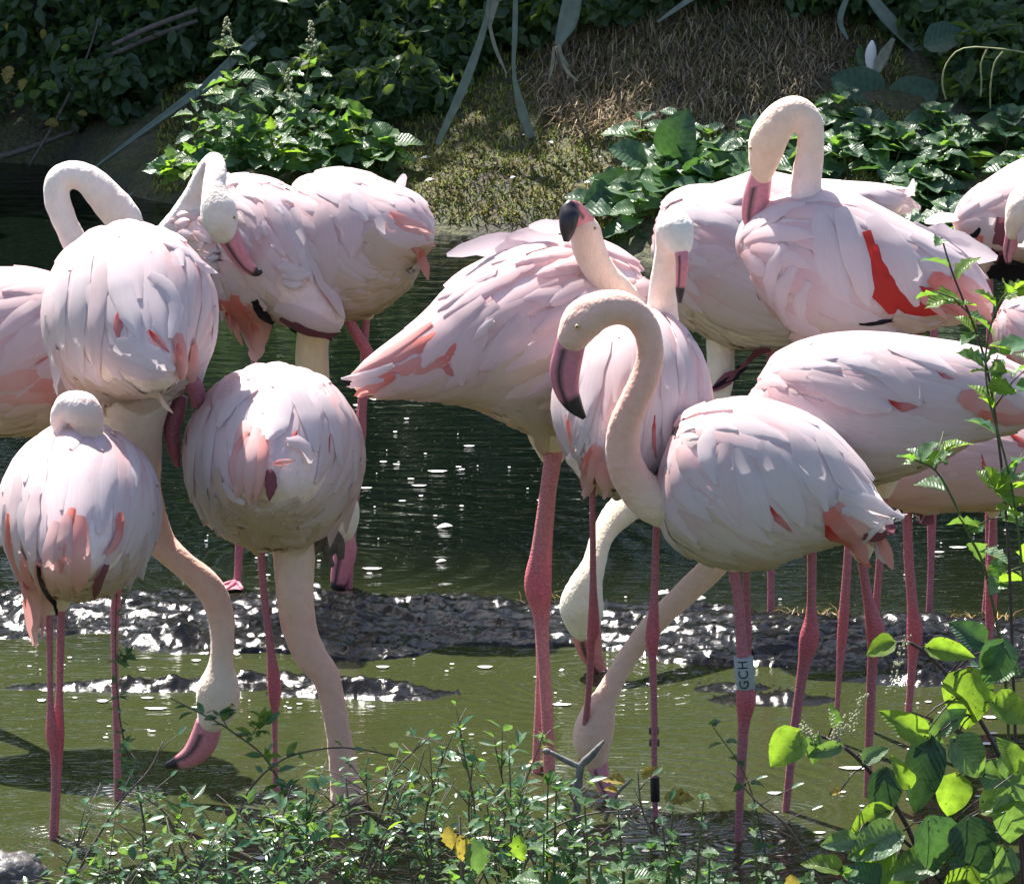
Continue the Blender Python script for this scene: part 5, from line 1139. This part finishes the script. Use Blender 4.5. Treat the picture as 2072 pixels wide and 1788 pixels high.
for b_, t_, Yd in (((400, 345), (395, 180), 19.3), ((440, 340), (440, 210), 19.2), ((520, 345), (520, 250), 19.2), ((560, 350), (548, 265), 19.15), ((610, 350), (640, 250), 19.2), ((650, 345), (690, 220), 19.35), ((700, 335), (745, 240), 19.4), ((660, 330), (700, 270), 19.3), ((740, 330), (790, 290), 19.3), ((480, 350), (470, 240), 19.15), ((380, 350), (345, 320), 19.15), ((520, 330), (505, 130), 19.5), ((850, 120), (880, 60), 20.1), ((870, 150), (890, 110), 20.0), ((690, 330), (655, 210), 19.45)):
    weed('leafy nettle in the clump behind the preening flamingos', 'nettle', 'nettle', b_, t_, Yd, 6, rv(62, 86), 'nettle', NM if RB.random() < .6 else NL, False, G)
lime = weed('low shoot with bright lime lobed leaves beside the upright white neck', 'shoot', 'shoot', (400, 350), (345, 335), 19.1, 3, 70, 'nettle', ['leaf_lime'], False)
for x, y, t_ in ((600, 260, 'left'), (655, 300, 'middle'), (715, 280, 'right'), (770, 320, 'low'), (560, 190, 'high')):
    weed('broad soft leaved plant at the %s of the group right of the flowering nettles' % t_, 'weed', 'broad_weed', (x, y + 40), (x + 10, y - 40), bank_pt(x, y + 40).y, 3, 105, 'broad', ['leaf_pale', 'leaf_nettle'], False, 'broad soft leaved plants beside the nettles', wide=1.1)
G = 'broad leaved weeds on the far bank'
spots = []
for k in range(66):
    x = rv(1190, 2110); top = 225 if x > 1290 else 330
    if x > 1640: top = 200
    y = rv(top + 25, 500 if x > 1840 else 400 if x > 1300 else 460); spots.append((x, y))
spots.sort(key=lambda q: q[1])
for x, y in spots:
    p = bank_pt(x, y + 20); Yd = p.y
    weed('broad dark green weed in the leafy patch behind the right hand flamingos', 'weed', 'broad_weed', (x, y + 20), (x + rv(-25, 25), y - rv(20, 60)), Yd, RB.choice((3, 4)), rv(72, 104), RB.choice(('dock', 'nettle', 'broad')), ['leaf_dock', 'leaf_dock', 'leaf_nettle', 'leaf_pale'], False, G, droop=-.1, wide=1.15)
dk = empty('dock_plant', bank_pt(1290, 440), 'dock with very large drooping leaves at the water edge above the dark bill', 'dock')
for x, y, L, dx, dz in ((1300, 380, 130, -1, -.25), (1330, 370, 150, -.9, -1.0), (1360, 330, 120, .2, .9), (1400, 380, 120, .8, .5), (1290, 420, 110, -.3, -.8), (1310, 330, 90, -.6, .3)):
    p = W(x, y, 18.75); put_leaf(dk, p, (dx, -.15, dz), (0, -.8, .6), L * scale_at(p), 'dock', 'leaf_dock', rv(-.3, .3), 1.5)
stem_mesh(dk, [np.array(W(1320, 440, 18.75)), np.array(W(1325, 400, 18.75)), np.array(W(1340, 345, 18.75))], .006, .004, M['stem'])
bl = empty('broad_leaf_plant', bank_pt(1760, 230), 'plant with three big oval leaves just below the curled pale leaf', 'plant')
for x, y, L, dx, dz in ((1790, 215, 130, -1, .62), (1800, 230, 120, .9, .6), (1850, 215, 120, .5, -.5), (1930, 120, 120, .3, -.1), (1980, 190, 120, -.2, .9), (1870, 90, 90, .9, .3)):
    p = W(x, y, 19.25); put_leaf(bl, p, (dx, -.1, dz), (0, -.9, .5), L * scale_at(p), 'dock', 'leaf_dock', rv(-.3, .3), 1.5)

# dry grass and moss
def blades(name, pts, hgt, wid, cols, seed, label, cat, lean=.8):
    rng = np.random.RandomState(seed); n_ = len(pts); P = np.array(pts)
    a = rng.rand(n_) * 6.28; l_ = rng.rand(n_) * lean; h = hgt * (.4 + rng.rand(n_) * .9)
    d = np.stack([np.cos(a) * l_, np.sin(a) * l_, np.ones(n_)], 1); d /= np.linalg.norm(d, axis=1)[:, None]
    s = np.stack([-np.sin(a), np.cos(a), 0 * a], 1) * wid
    mid = P + d * h[:, None] * .55; tip = P + d * h[:, None] + np.stack([np.cos(a) * h * .35, np.sin(a) * h * .35, -h * .25 * l_], 1)
    V = np.stack([P - s, P + s, mid + s * .7, mid - s * .7, tip], 1).reshape(-1, 3)
    i = np.arange(n_)[:, None] * 5; F = [tuple(r_) for r_ in np.hstack([i, i + 1, i + 2, i + 3]).tolist()] + [tuple(r_) for r_ in np.hstack([i + 3, i + 2, i + 4]).tolist()]
    c = np.array(cols)[rng.randint(0, len(cols), n_)]; c = np.repeat(c * (.7 + .6 * rng.rand(n_, 1)), 5, axis=0)
    o = mesh_obj(name, V, F, M['dry'], None, c); tag(o, label, cat, kind='stuff'); return o
pts = []
while len(pts) < 15000:
    x = rv(.0, 1.4); y = rv(18.9, 20.6)
    if ((x - .60) / .52) ** 2 + ((y - 19.6) / .55) ** 2 < 1 + .25 * noise.noise((x * 4, y * 4, 0)): pts.append((x, y, ground_h(x, y) - .005))
blades('dry_grass', pts, .075, .0022, [(.42, .32, .20), (.30, .22, .15), (.55, .44, .29), (.20, .16, .11)], 5, 'tangle of dry brown grass covering the mound on the far bank', 'dry grass', 3.4)
pts = []
for _ in range(60000):
    x = rv(-1.2, 1.3); y = shore_y(x) + rv(.06, 1.5)
    if noise.noise((x * 3.5, y * 3.5, 7)) > -.3: pts.append((x, y, ground_h(x, y) - .004))
blades('moss', pts[:40000], .028, .003, [(.26, .30, .05), (.16, .22, .035), (.32, .29, .08), (.30, .22, .10)], 6, 'olive moss and short grass on the bank above the shoreline', 'moss', 1.3)
pts = []
for _ in range(900):
    if RB.random() < .35: continue
    px_ = rv(420, 2072); py_ = lerp_pts(BACK, px_) + rv(0, 22); p = W(px_, py_, YG(py_)); z = mud_h(p.x, p.y)
    if z > 0 and noise.noise((p.x * 5, 0, 3)) > .12: pts.append((p.x, p.y, z))
blades('straw', pts, .035, .0011, [(.5, .38, .18), (.4, .3, .16), (.6, .35, .12)], 8, 'loose straw and dry needles along the back edge of the mud bar', 'straw', 2.2)

# ------------------------------------------------------------------ white feathers and flecks
def down_feather(px, py, L, ang, label, Y=None, on='w'):
    p = bank_pt(px, py) if on == 'b' else W(px, py, YG(py)); p = Vector(p) + Vector((0, 0, .004 if on == 'w' else .012))
    if on == 'm': p.z = max(0, mud_h(p.x, p.y)) + .012
    root = empty('fallen_feather', p, label, 'feather', 'white feathers lying about')
    s = L * .62 * scale_at(p); d = Vector((math.cos(ang), math.sin(ang) * .6, .1)); V = []; F = []
    for i in range(8):
        t = i / 7; c = p + d * s * (t - .5) + Vector((0, 0, .15 * s * math.sin(t * 3.1))); hw = s * .2 * math.sin(math.pi * (.1 + .85 * t)) ; q = d.cross(Vector((0, -.5, 1))).normalized()
        for j in (-1, -.4, .4, 1): V.append(c + q * hw * j + Vector((0, 0, -hw * .3 * j * j)))
    F = [(i * 4 + j, i * 4 + j + 1, i * 4 + j + 5, i * 4 + j + 4) for i in range(7) for j in range(3)]
    mesh_obj('vane', V, F, M['white'], root)
    v, f = tube([p - d * s * .62, p + d * s * .4], [s * .015, s * .006], 5); mesh_obj('quill', v, f, M['white'], root)
for x, y, L, a, lb in ((893, 1138, 34, .3, 'white feather floating on dark water below the long pink tail'), (900, 1068, 50, 0, 'long white feather afloat right of the round white bird'), (640, 1232, 46, 2.2, 'white feather stuck in the mud beside the straight neck'),
                       (980, 1527, 16, .3, 'tiny white feather on green water above the low shrub'), (1290, 1338, 30, .1, 'white feather at the mud edge behind the drinking bill')):
    down_feather(x, y, L, a, lb, on='m' if 1200 < y < 1260 else 'w')
for x, y, L, a, lb in ((862, 328, 32, .2, 'white feather lying on the moss right of the nettles'), (870, 375, 34, .5, 'pale torn feather on the moss near the shoreline'), (1060, 290, 16, 1, 'small white feather on the bank below the withered flax'), (1115, 300, 26, 2, 'white feather on the bank left of the thin stalk'), (1038, 372, 24, .8, 'white feather on the green moss above the dark bill'), (1215, 330, 16, 1.2, 'white feather beside the end of the thin stalk')):
    down_feather(x, y, L, a, lb, on='b')
for x, y, L, lb in ((1400, 1222, 90, 'large white plume on the mud bar behind the sloping neck'), (1340, 1210, 50, 'small white plume left of the larger one on the mud bar')):
    for k in range(1): down_feather(x, y, L, .1, lb, on='m')
rng = np.random.RandomState(4); V = []; F = []
for k in range(700):
    y = YG(rng.uniform(760, 1740)); x = rng.uniform(-1.3, 1.3) * y / 12
    if noise.noise((x * 1.2, y * 1.5, 4)) < -.05: continue
    if mud_h(x, y) > -.01 and YG(1445) < y < YG(1165): continue
    r = min(.006, abs(rng.randn()) ** 2.5 * .0014 + .0007); st = rng.uniform(1.5, 6); o = len(V)
    for i in range(6): a = i * 1.047; V.append((x + math.cos(a) * r * st, y + math.sin(a) * r * 2, .0035 + .001 * math.cos(a * 2)))
    V.append((x, y, .0055)); F += [(o + i, o + (i + 1) % 6, o + 6) for i in range(6)]
tag(mesh_obj('floating_flecks', V, F, M['white']), 'pale flecks of down and dust floating on the pond, with water sparkle painted in', 'flecks', kind='stuff')  # elongated white flecks also stand in for sparkle on the water

# ------------------------------------------------------------------ near bank: stone, stick, shrubs, knotweed
bm = bmesh.new(); bmesh.ops.create_icosphere(bm, subdivisions=5, radius=1)
c = W(10, 1800, 11.35)
for v_ in bm.verts:
    q = v_.co.copy(); k = 1 + .22 * fbm(q.x * 1.5, q.y * 1.5, q.z * 1.5) + .04 * fbm(q.x * 8, q.y * 8, q.z * 8)
    v_.co = Vector((q.x * .105 * k, q.y * .09 * k, q.z * .078 * k)) + c
vs = [tuple(q.co) for q in bm.verts]; fs = [tuple(q.index for q in ff.verts) for ff in bm.faces]; bm.free()
tag(mesh_obj('boulder', vs, fs, M['stone']), 'rough grey stone in the bottom left corner', 'stone')
sk = empty('dead_stick', W(1170, 1545, 11.9), 'grey forked dead stick poking up in front of the central pink legs', 'stick')
for q in ([(1160, 1790, 7), (1166, 1680, 8), (1172, 1560, 8), (1195, 1530, 8), (1222, 1498, 3)], [(1176, 1552, 6), (1145, 1538, 6), (1112, 1520, 4)], [(1112, 1520, 5), (1104, 1519, 7), (1098, 1518, 4)], [(1225, 1660, 4), (1245, 1610, 4), (1280, 1575, 2)]):
    P = [np.array(W(a, b_, 11.75)) for a, b_, _ in crom(q, 10)]; rr_ = [c_ * scale_at(Vector(P[0])) for c_ in crom(q, 10)[:, 2]]; v, f = tube(P, rr_, 9); mesh_obj('branch', v, f, M['dead_wood'], sk)
for x, y, s, a in ((1265, 1582, 50, 2.9), (1300, 1572, 40, .9), (1345, 1613, 62, .0), (1250, 1600, 30, 2.8)):
    p = W(x, y, 11.7); put_leaf(sk, p, (math.cos(a), 0, math.sin(a) * .6), (0, -.7, .7), s * scale_at(p), 'nettle', 'leaf_yellow', .2, .8)

G = 'small leaved shrubs along the near bank'
def sprig(label, pts, Y, nleaf, size, mats, group=G, kind='small', stemm='twig', dY=0.0, rs=.0028, name='shrub', cat='shrub', side=0, t0=.05, clus=1.0):
    A = crom(pts, 24); P = np.array([W(a[0], a[1], Y + dY * i / 24) for i, a in enumerate(A)]); s0 = scale_at(Vector(P[0]))
    root = empty(name, Vector(P[0]), label, cat, group); stem_mesh(root, P, rs, rs * .45, M[stemm]); REG.append((pts[-1][0], root))
    twigs = []
    if side:
        for k in range(side):
            i = RB.randint(5, 20); p = P[i]; d = np.array((rv(-1, 1), rv(-.6, .6), rv(.1, .9))); d /= np.linalg.norm(d); L = rv(.05, .12) * clus
            q = [p, p + d * L * .5 + (0, 0, .01), p + d * L]; stem_mesh(root, q, rs * .5, rs * .25, M[stemm], 'side_twig'); twigs.append((p, d, L))
    for k in range(nleaf):
        if twigs and RB.random() < .62:
            p, d, L = RB.choice(twigs); c_ = p + d * L * rv(.2, 1.05)
        else: c_ = P[min(23, int((t0 + (1 - t0) * RB.random()) * 23.9))]
        dd_ = Vector((rv(-1, 1), rv(-1, .6), rv(-.25, .75))); sz = size * s0 * rv(.6, 1.3)
        put_leaf(root, Vector(c_) + dd_ * sz * .1, dd_, (rv(-.5, .5), rv(-.6, .2), 1), sz, kind, RB.choice(mats), rv(-.4, .4))
    return root
SM = ['leaf_small', 'leaf_small', 'leaf_small', 'leaf_pale']
sprig('upright slender sprig rising highest at left in front of the thin pink leg', [(310, 1800), (280, 1600), (245, 1470), (234, 1330), (236, 1200)], 11.75, 130, 24, SM, None, side=4, clus=.5)
sprig('thin leafy branch leaning up left in front of the lowered bill', [(640, 1810), (560, 1570), (470, 1480), (345, 1412)], 11.7, 60, 34, ['leaf_small', 'leaf_small', 'leaf_lime', 'leaf_nettle'], None, side=3, clus=.6)
sprig('bare brown stem arching over in front of the submerged neck', [(470, 1700), (500, 1605), (568, 1538), (650, 1515), (720, 1514), (800, 1535), (860, 1600), (880, 1680)], 11.65, 14, 30, ['leaf_small', 'leaf_lime'], None, rs=.0024)
tips = [(130, 1735), (180, 1690), (240, 1690), (290, 1640), (330, 1680), (380, 1600), (420, 1650), (470, 1600), (500, 1660), (545, 1640), (590, 1590), (620, 1560), (650, 1640), (700, 1580), (740, 1600), (780, 1560), (820, 1590), (860, 1530), (900, 1510), (930, 1560), (960, 1530), (1000, 1560), (1030, 1600), (1060, 1590), (980, 1620), (1100, 1560), (1120, 1610), (1150, 1590), (890, 1620), (700, 1680), (780, 1680), (350, 1740), (450, 1720), (560, 1730), (1060, 1680), (960, 1700), (860, 1710), (1160, 1690), (640, 1720), (240, 1750)]
for i, (x, y) in enumerate(tips):
    if x < 560: y += 45
    elif 820 < x < 1130: y -= 25
    y += rv(-70, 50)
    Yd = 10.75 + (1790 - y) / 1000. * 1.5 + rv(-.05, .05)
    sprig('bushy small leaved shrub in the tangle at the bottom of the pond view', [(x + rv(-110, 110), 1880), (x + rv(-50, 50), (y + 1860) / 2), (x, y)], Yd, RB.randint(34, 66), rv(22, 36), SM if i % 5 else ['leaf_small', 'leaf_nettle', 'leaf_lime'], G, side=6, clus=1.25)
for k, q in enumerate(([(120, 1830), (230, 1640), (300, 1560), (330, 1500)], [(420, 1850), (360, 1700), (330, 1640), (270, 1600)], [(700, 1850), (770, 1650), (800, 1560), (870, 1490)], [(900, 1850), (830, 1700), (800, 1640), (730, 1600)], [(1020, 1850), (1090, 1700), (1180, 1650), (1260, 1640)], [(1400, 1850), (1330, 1700), (1300, 1640), (1290, 1560)], [(560, 1850), (600, 1700), (690, 1620), (760, 1600)], [(1700, 1850), (1600, 1680), (1530, 1620), (1480, 1560)])):
    P = np.array([W(a_, b_, 10.95 + .05 * (k % 4)) for a_, b_ in crom(q, 14)]); tw = empty('bare_twig', Vector(P[0]), ['thin bare twig rising at the left above the grey stone', 'bare twig leaning left among the low shrubs', 'bare twig leaning right beside the submerged neck', 'bare twig leaning left between the taller shrubs', 'bare twig arching right toward the dead forked stick', 'thin bare twig beside the black banded leg', 'bare twig curving right behind the yellow leaf', 'bare twig slanting left in front of the ringed leg'][k], 'twig')
    stem_mesh(tw, P, .0032, .0014, M['twig'])
    for j in (5, 8, 11):
        d = np.array((rv(-1, 1), rv(-.4, .4), rv(.2, 1))); d = d / np.linalg.norm(d) * rv(.03, .07); stem_mesh(tw, [P[j], P[j] + d * .5 + (0, 0, .004), P[j] + d], .0015, .0007, M['twig'], 'side_twig')
        put_leaf(tw, P[j] + d, d, (0, -.4, 1), rv(.018, .03), 'small', 'leaf_small')
G2 = 'young nettles along the near bank'
for x, y in [(x_ + rv(-25, 25), y_ - rv(-50, 110)) for x_, y_ in ((1100, 1740), (1160, 1700), (1230, 1740), (1310, 1720), (1360, 1740), (1450, 1760), (1560, 1720), (1620, 1740), (1640, 1790), (1700, 1780), (1500, 1700), (1400, 1700), (1120, 1690), (1180, 1730), (1240, 1700), (1290, 1740), (1340, 1700), (1390, 1750), (1330, 1790), (1440, 1720), (1480, 1760), (1210, 1790), (1540, 1740), (1590, 1770), (1420, 1790), (1080, 1750), (1020, 1730), (930, 1750), (1265, 1660), (1150, 1640), (1510, 1790), (1370, 1660))]:
    weed('young nettle with toothed leaves at the bottom edge right of centre', 'nettle', 'young_nettle', (x + rv(-30, 30), 1900), (x, y), 10.85 + rv(-.15, .1), RB.choice((4, 5, 6, 7)), rv(38, 78), 'nettle', ['leaf_nettle', 'leaf_pale', 'leaf_nettle', 'leaf_dock'], False, G2, droop=-.15)
weed('slender pale nettle leaning left in front of the ringed leg', 'nettle', 'young_nettle', (1580, 1900), (1440, 1465), 11.6, 5, 52, 'nettle', ['leaf_nettle', 'leaf_pale'], False, None, bend=(1520, 1600), rstem=.002)
yw = empty('yellow_leaf_shoot', W(930, 1800, 10.72), 'shoot with two large hanging yellow leaves at the bottom centre', 'shoot')
stem_mesh(yw, [np.array(W(940, 1850, 10.72)), np.array(W(935, 1740, 10.72)), np.array(W(930, 1650, 10.72))], .004, .002, M['twig'])
for x, y, s, mt in ((908, 1672, 52, 'leaf_yellow'), (932, 1690, 58, 'leaf_yellow'), (960, 1700, 80, 'leaf_small'), (1050, 1690, 60, 'leaf_lime'), (1600, 1770, 50, 'leaf_yellow')):
    p = W(x, y, 10.7); put_leaf(yw, p, (.1, 0, -1), (rv(-.3, .3), -1, .2), s * scale_at(p), 'nettle', mt, rv(-.3, .3), .9)

# knotweed at the lower right
def knot(label, stemp, leaves, Y, grp='knotweed at the lower right'):
    P = np.array([W(a[0], a[1], Y + .04) for a in crom(stemp, 16)]); root = empty('knotweed', Vector(P[0]), label, 'knotweed', grp)
    stem_mesh(root, P, .0055, .003, M['purple_stem'])
    for (x, y, L, ang, mt, wd, tilt) in leaves:
        a = math.radians(ang); p = W(x, y, Y + rv(-.06, .03)); d = Vector((math.cos(a), tilt * .6, math.sin(a)))
        # petiole from the nearest point of the stem
        q = P[np.linalg.norm(P - np.array(p), axis=1).argmin()]
        stem_mesh(root, [q, (q + np.array(p)) / 2 + (0, 0, .01), np.array(p)], .0018, .0014, M['purple_stem'], 'petiole')
        put_leaf(root, p, d, (rv(-.35, .35), -1, .45 + tilt + rv(-.2, .3)), L * .82 * scale_at(p), 'broad', 'leaf_' + mt, rv(-.15, .15), wd)
    return root
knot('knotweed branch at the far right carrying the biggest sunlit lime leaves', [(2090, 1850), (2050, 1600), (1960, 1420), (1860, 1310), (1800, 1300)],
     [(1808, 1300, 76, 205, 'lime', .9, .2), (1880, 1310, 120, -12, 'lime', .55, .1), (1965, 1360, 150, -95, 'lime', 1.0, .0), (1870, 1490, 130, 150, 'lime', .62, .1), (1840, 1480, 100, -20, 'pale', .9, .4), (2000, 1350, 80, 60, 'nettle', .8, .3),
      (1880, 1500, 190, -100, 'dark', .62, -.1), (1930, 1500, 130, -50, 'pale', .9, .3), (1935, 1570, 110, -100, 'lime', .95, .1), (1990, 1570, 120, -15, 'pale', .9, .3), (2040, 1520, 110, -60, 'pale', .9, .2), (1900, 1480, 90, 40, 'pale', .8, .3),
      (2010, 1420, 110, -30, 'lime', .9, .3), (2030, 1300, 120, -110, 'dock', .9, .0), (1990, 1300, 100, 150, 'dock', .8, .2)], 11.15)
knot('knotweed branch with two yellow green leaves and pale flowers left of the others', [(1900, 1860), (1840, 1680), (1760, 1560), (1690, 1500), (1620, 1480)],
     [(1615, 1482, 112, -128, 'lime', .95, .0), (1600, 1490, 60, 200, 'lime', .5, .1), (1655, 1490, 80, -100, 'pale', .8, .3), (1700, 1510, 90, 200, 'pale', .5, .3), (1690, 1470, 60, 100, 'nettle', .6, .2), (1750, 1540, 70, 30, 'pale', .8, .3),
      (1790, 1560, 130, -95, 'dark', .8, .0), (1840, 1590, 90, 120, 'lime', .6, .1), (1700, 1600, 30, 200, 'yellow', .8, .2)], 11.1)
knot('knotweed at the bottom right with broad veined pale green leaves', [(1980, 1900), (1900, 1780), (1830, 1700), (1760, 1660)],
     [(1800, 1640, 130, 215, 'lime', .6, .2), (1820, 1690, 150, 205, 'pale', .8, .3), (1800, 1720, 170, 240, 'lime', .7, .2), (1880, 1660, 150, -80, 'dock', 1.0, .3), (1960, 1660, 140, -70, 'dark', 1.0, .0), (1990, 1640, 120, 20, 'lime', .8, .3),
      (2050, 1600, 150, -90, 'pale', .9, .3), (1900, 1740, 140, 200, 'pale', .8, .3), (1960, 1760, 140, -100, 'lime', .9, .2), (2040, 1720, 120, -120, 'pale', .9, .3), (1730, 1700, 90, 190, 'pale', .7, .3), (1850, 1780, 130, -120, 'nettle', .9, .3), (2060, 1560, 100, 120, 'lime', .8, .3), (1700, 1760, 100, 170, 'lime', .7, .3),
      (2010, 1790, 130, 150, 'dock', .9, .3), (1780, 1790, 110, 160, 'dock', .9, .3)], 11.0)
fl = empty('flower_sprays', W(1680, 1480, 11.08), 'sprays of tiny cream knotweed flowers between the lime leaves', 'flowers')
for (x0, y0, x1, y1) in ((1700, 1520, 1685, 1440), (1650, 1500, 1620, 1465), (1720, 1480, 1750, 1400), (1800, 1400, 1835, 1290), (1680, 1500, 1720, 1450)):
    V, F = [], []
    for k in range(60):
        t = rv(0, 1); c_ = np.array(W(x0 + (x1 - x0) * t + rv(-9, 9), y0 + (y1 - y0) * t + rv(-9, 9), 11.08 + rv(-.01, .01))); r = rv(.0015, .003)
        v, f = tube([c_ - (0, 0, r), c_, c_ + (0, 0, r)], [r * .5, r, r * .4], 5); o = len(V); V += v; F += [tuple(a_ + o for a_ in y_) for y_ in f]
    mesh_obj('flower_cluster', V, F, M['flower'], fl)
# tall nettle stems at the right
T1 = sprig('tall dark nettle stem rising in front of the right hand flamingos', [(2075, 1900), (2055, 1500), (2040, 1100), (2015, 850), (1985, 700), (1930, 560), (1905, 480)], 11.35, 36, 62, ['leaf_nettle', 'leaf_nettle', 'leaf_lime', 'leaf_small'], None, 'nettle', 'purple_stem', rs=.0038, name='tall_nettle', cat='nettle', side=5, t0=.3)
T2 = sprig('thinner nettle stem with pale leaves left of the tall dark one', [(2030, 1900), (2040, 1450), (2000, 1180), (1960, 1080), (1900, 960), (1850, 930)], 11.4, 26, 60, ['leaf_pale', 'leaf_lime', 'leaf_nettle'], None, 'nettle', 'stem', rs=.004, name='tall_nettle', cat='nettle', side=3, t0=.45)
T3 = sprig('curved green shoot with yellow green leaves at the right edge', [(2110, 1900), (2080, 1300), (2050, 1000), (2000, 800), (1998, 690), (2030, 600), (2080, 580)], 11.3, 22, 56, ['leaf_lime', 'leaf_lime', 'leaf_nettle'], None, 'nettle', 'stem', rs=.003, name='tall_nettle', cat='nettle', side=2, t0=.3)

# labels of the plants that repeat: by their place along the row
ONES = ['', 'first', 'second', 'third', 'fourth', 'fifth', 'sixth', 'seventh', 'eighth', 'ninth', 'tenth', 'eleventh', 'twelfth', 'thirteenth', 'fourteenth', 'fifteenth', 'sixteenth', 'seventeenth', 'eighteenth', 'nineteenth']
TENS = {2: 'twent', 3: 'thirt', 4: 'fort', 5: 'fift', 6: 'sixt', 7: 'sevent'}
def ordinal(k):
    if k < 20: return ONES[k]
    return TENS[k // 10] + ('ieth' if k % 10 == 0 else 'y-' + ONES[k % 10])
for key, text in (('bushy small leaved', '%s from left of the small leaved shrubs tangled along the near bank'), ('young nettle with toothed', '%s from left of the young toothed nettles at the bottom edge'),
                  ('broad dark green weed', '%s from left of the broad dark weeds behind the right hand flamingos'), ('leafy nettle in the clump', '%s from left of the leafy nettles in the clump behind the preening flamingos')):
    L_ = sorted([(x, i, o_) for i, (x, o_) in enumerate(REG) if o_['label'].startswith(key)], key=lambda q: q[:2])
    for k, (_, _, o_) in enumerate(L_): o_['label'] = text % ordinal(k + 1)

for k, (_, o_) in enumerate(sorted(SBS, key=lambda q: q[0])): o_['label'] = '%s from left of the dark bushes under the trees on the far bank' % ordinal(k + 1)
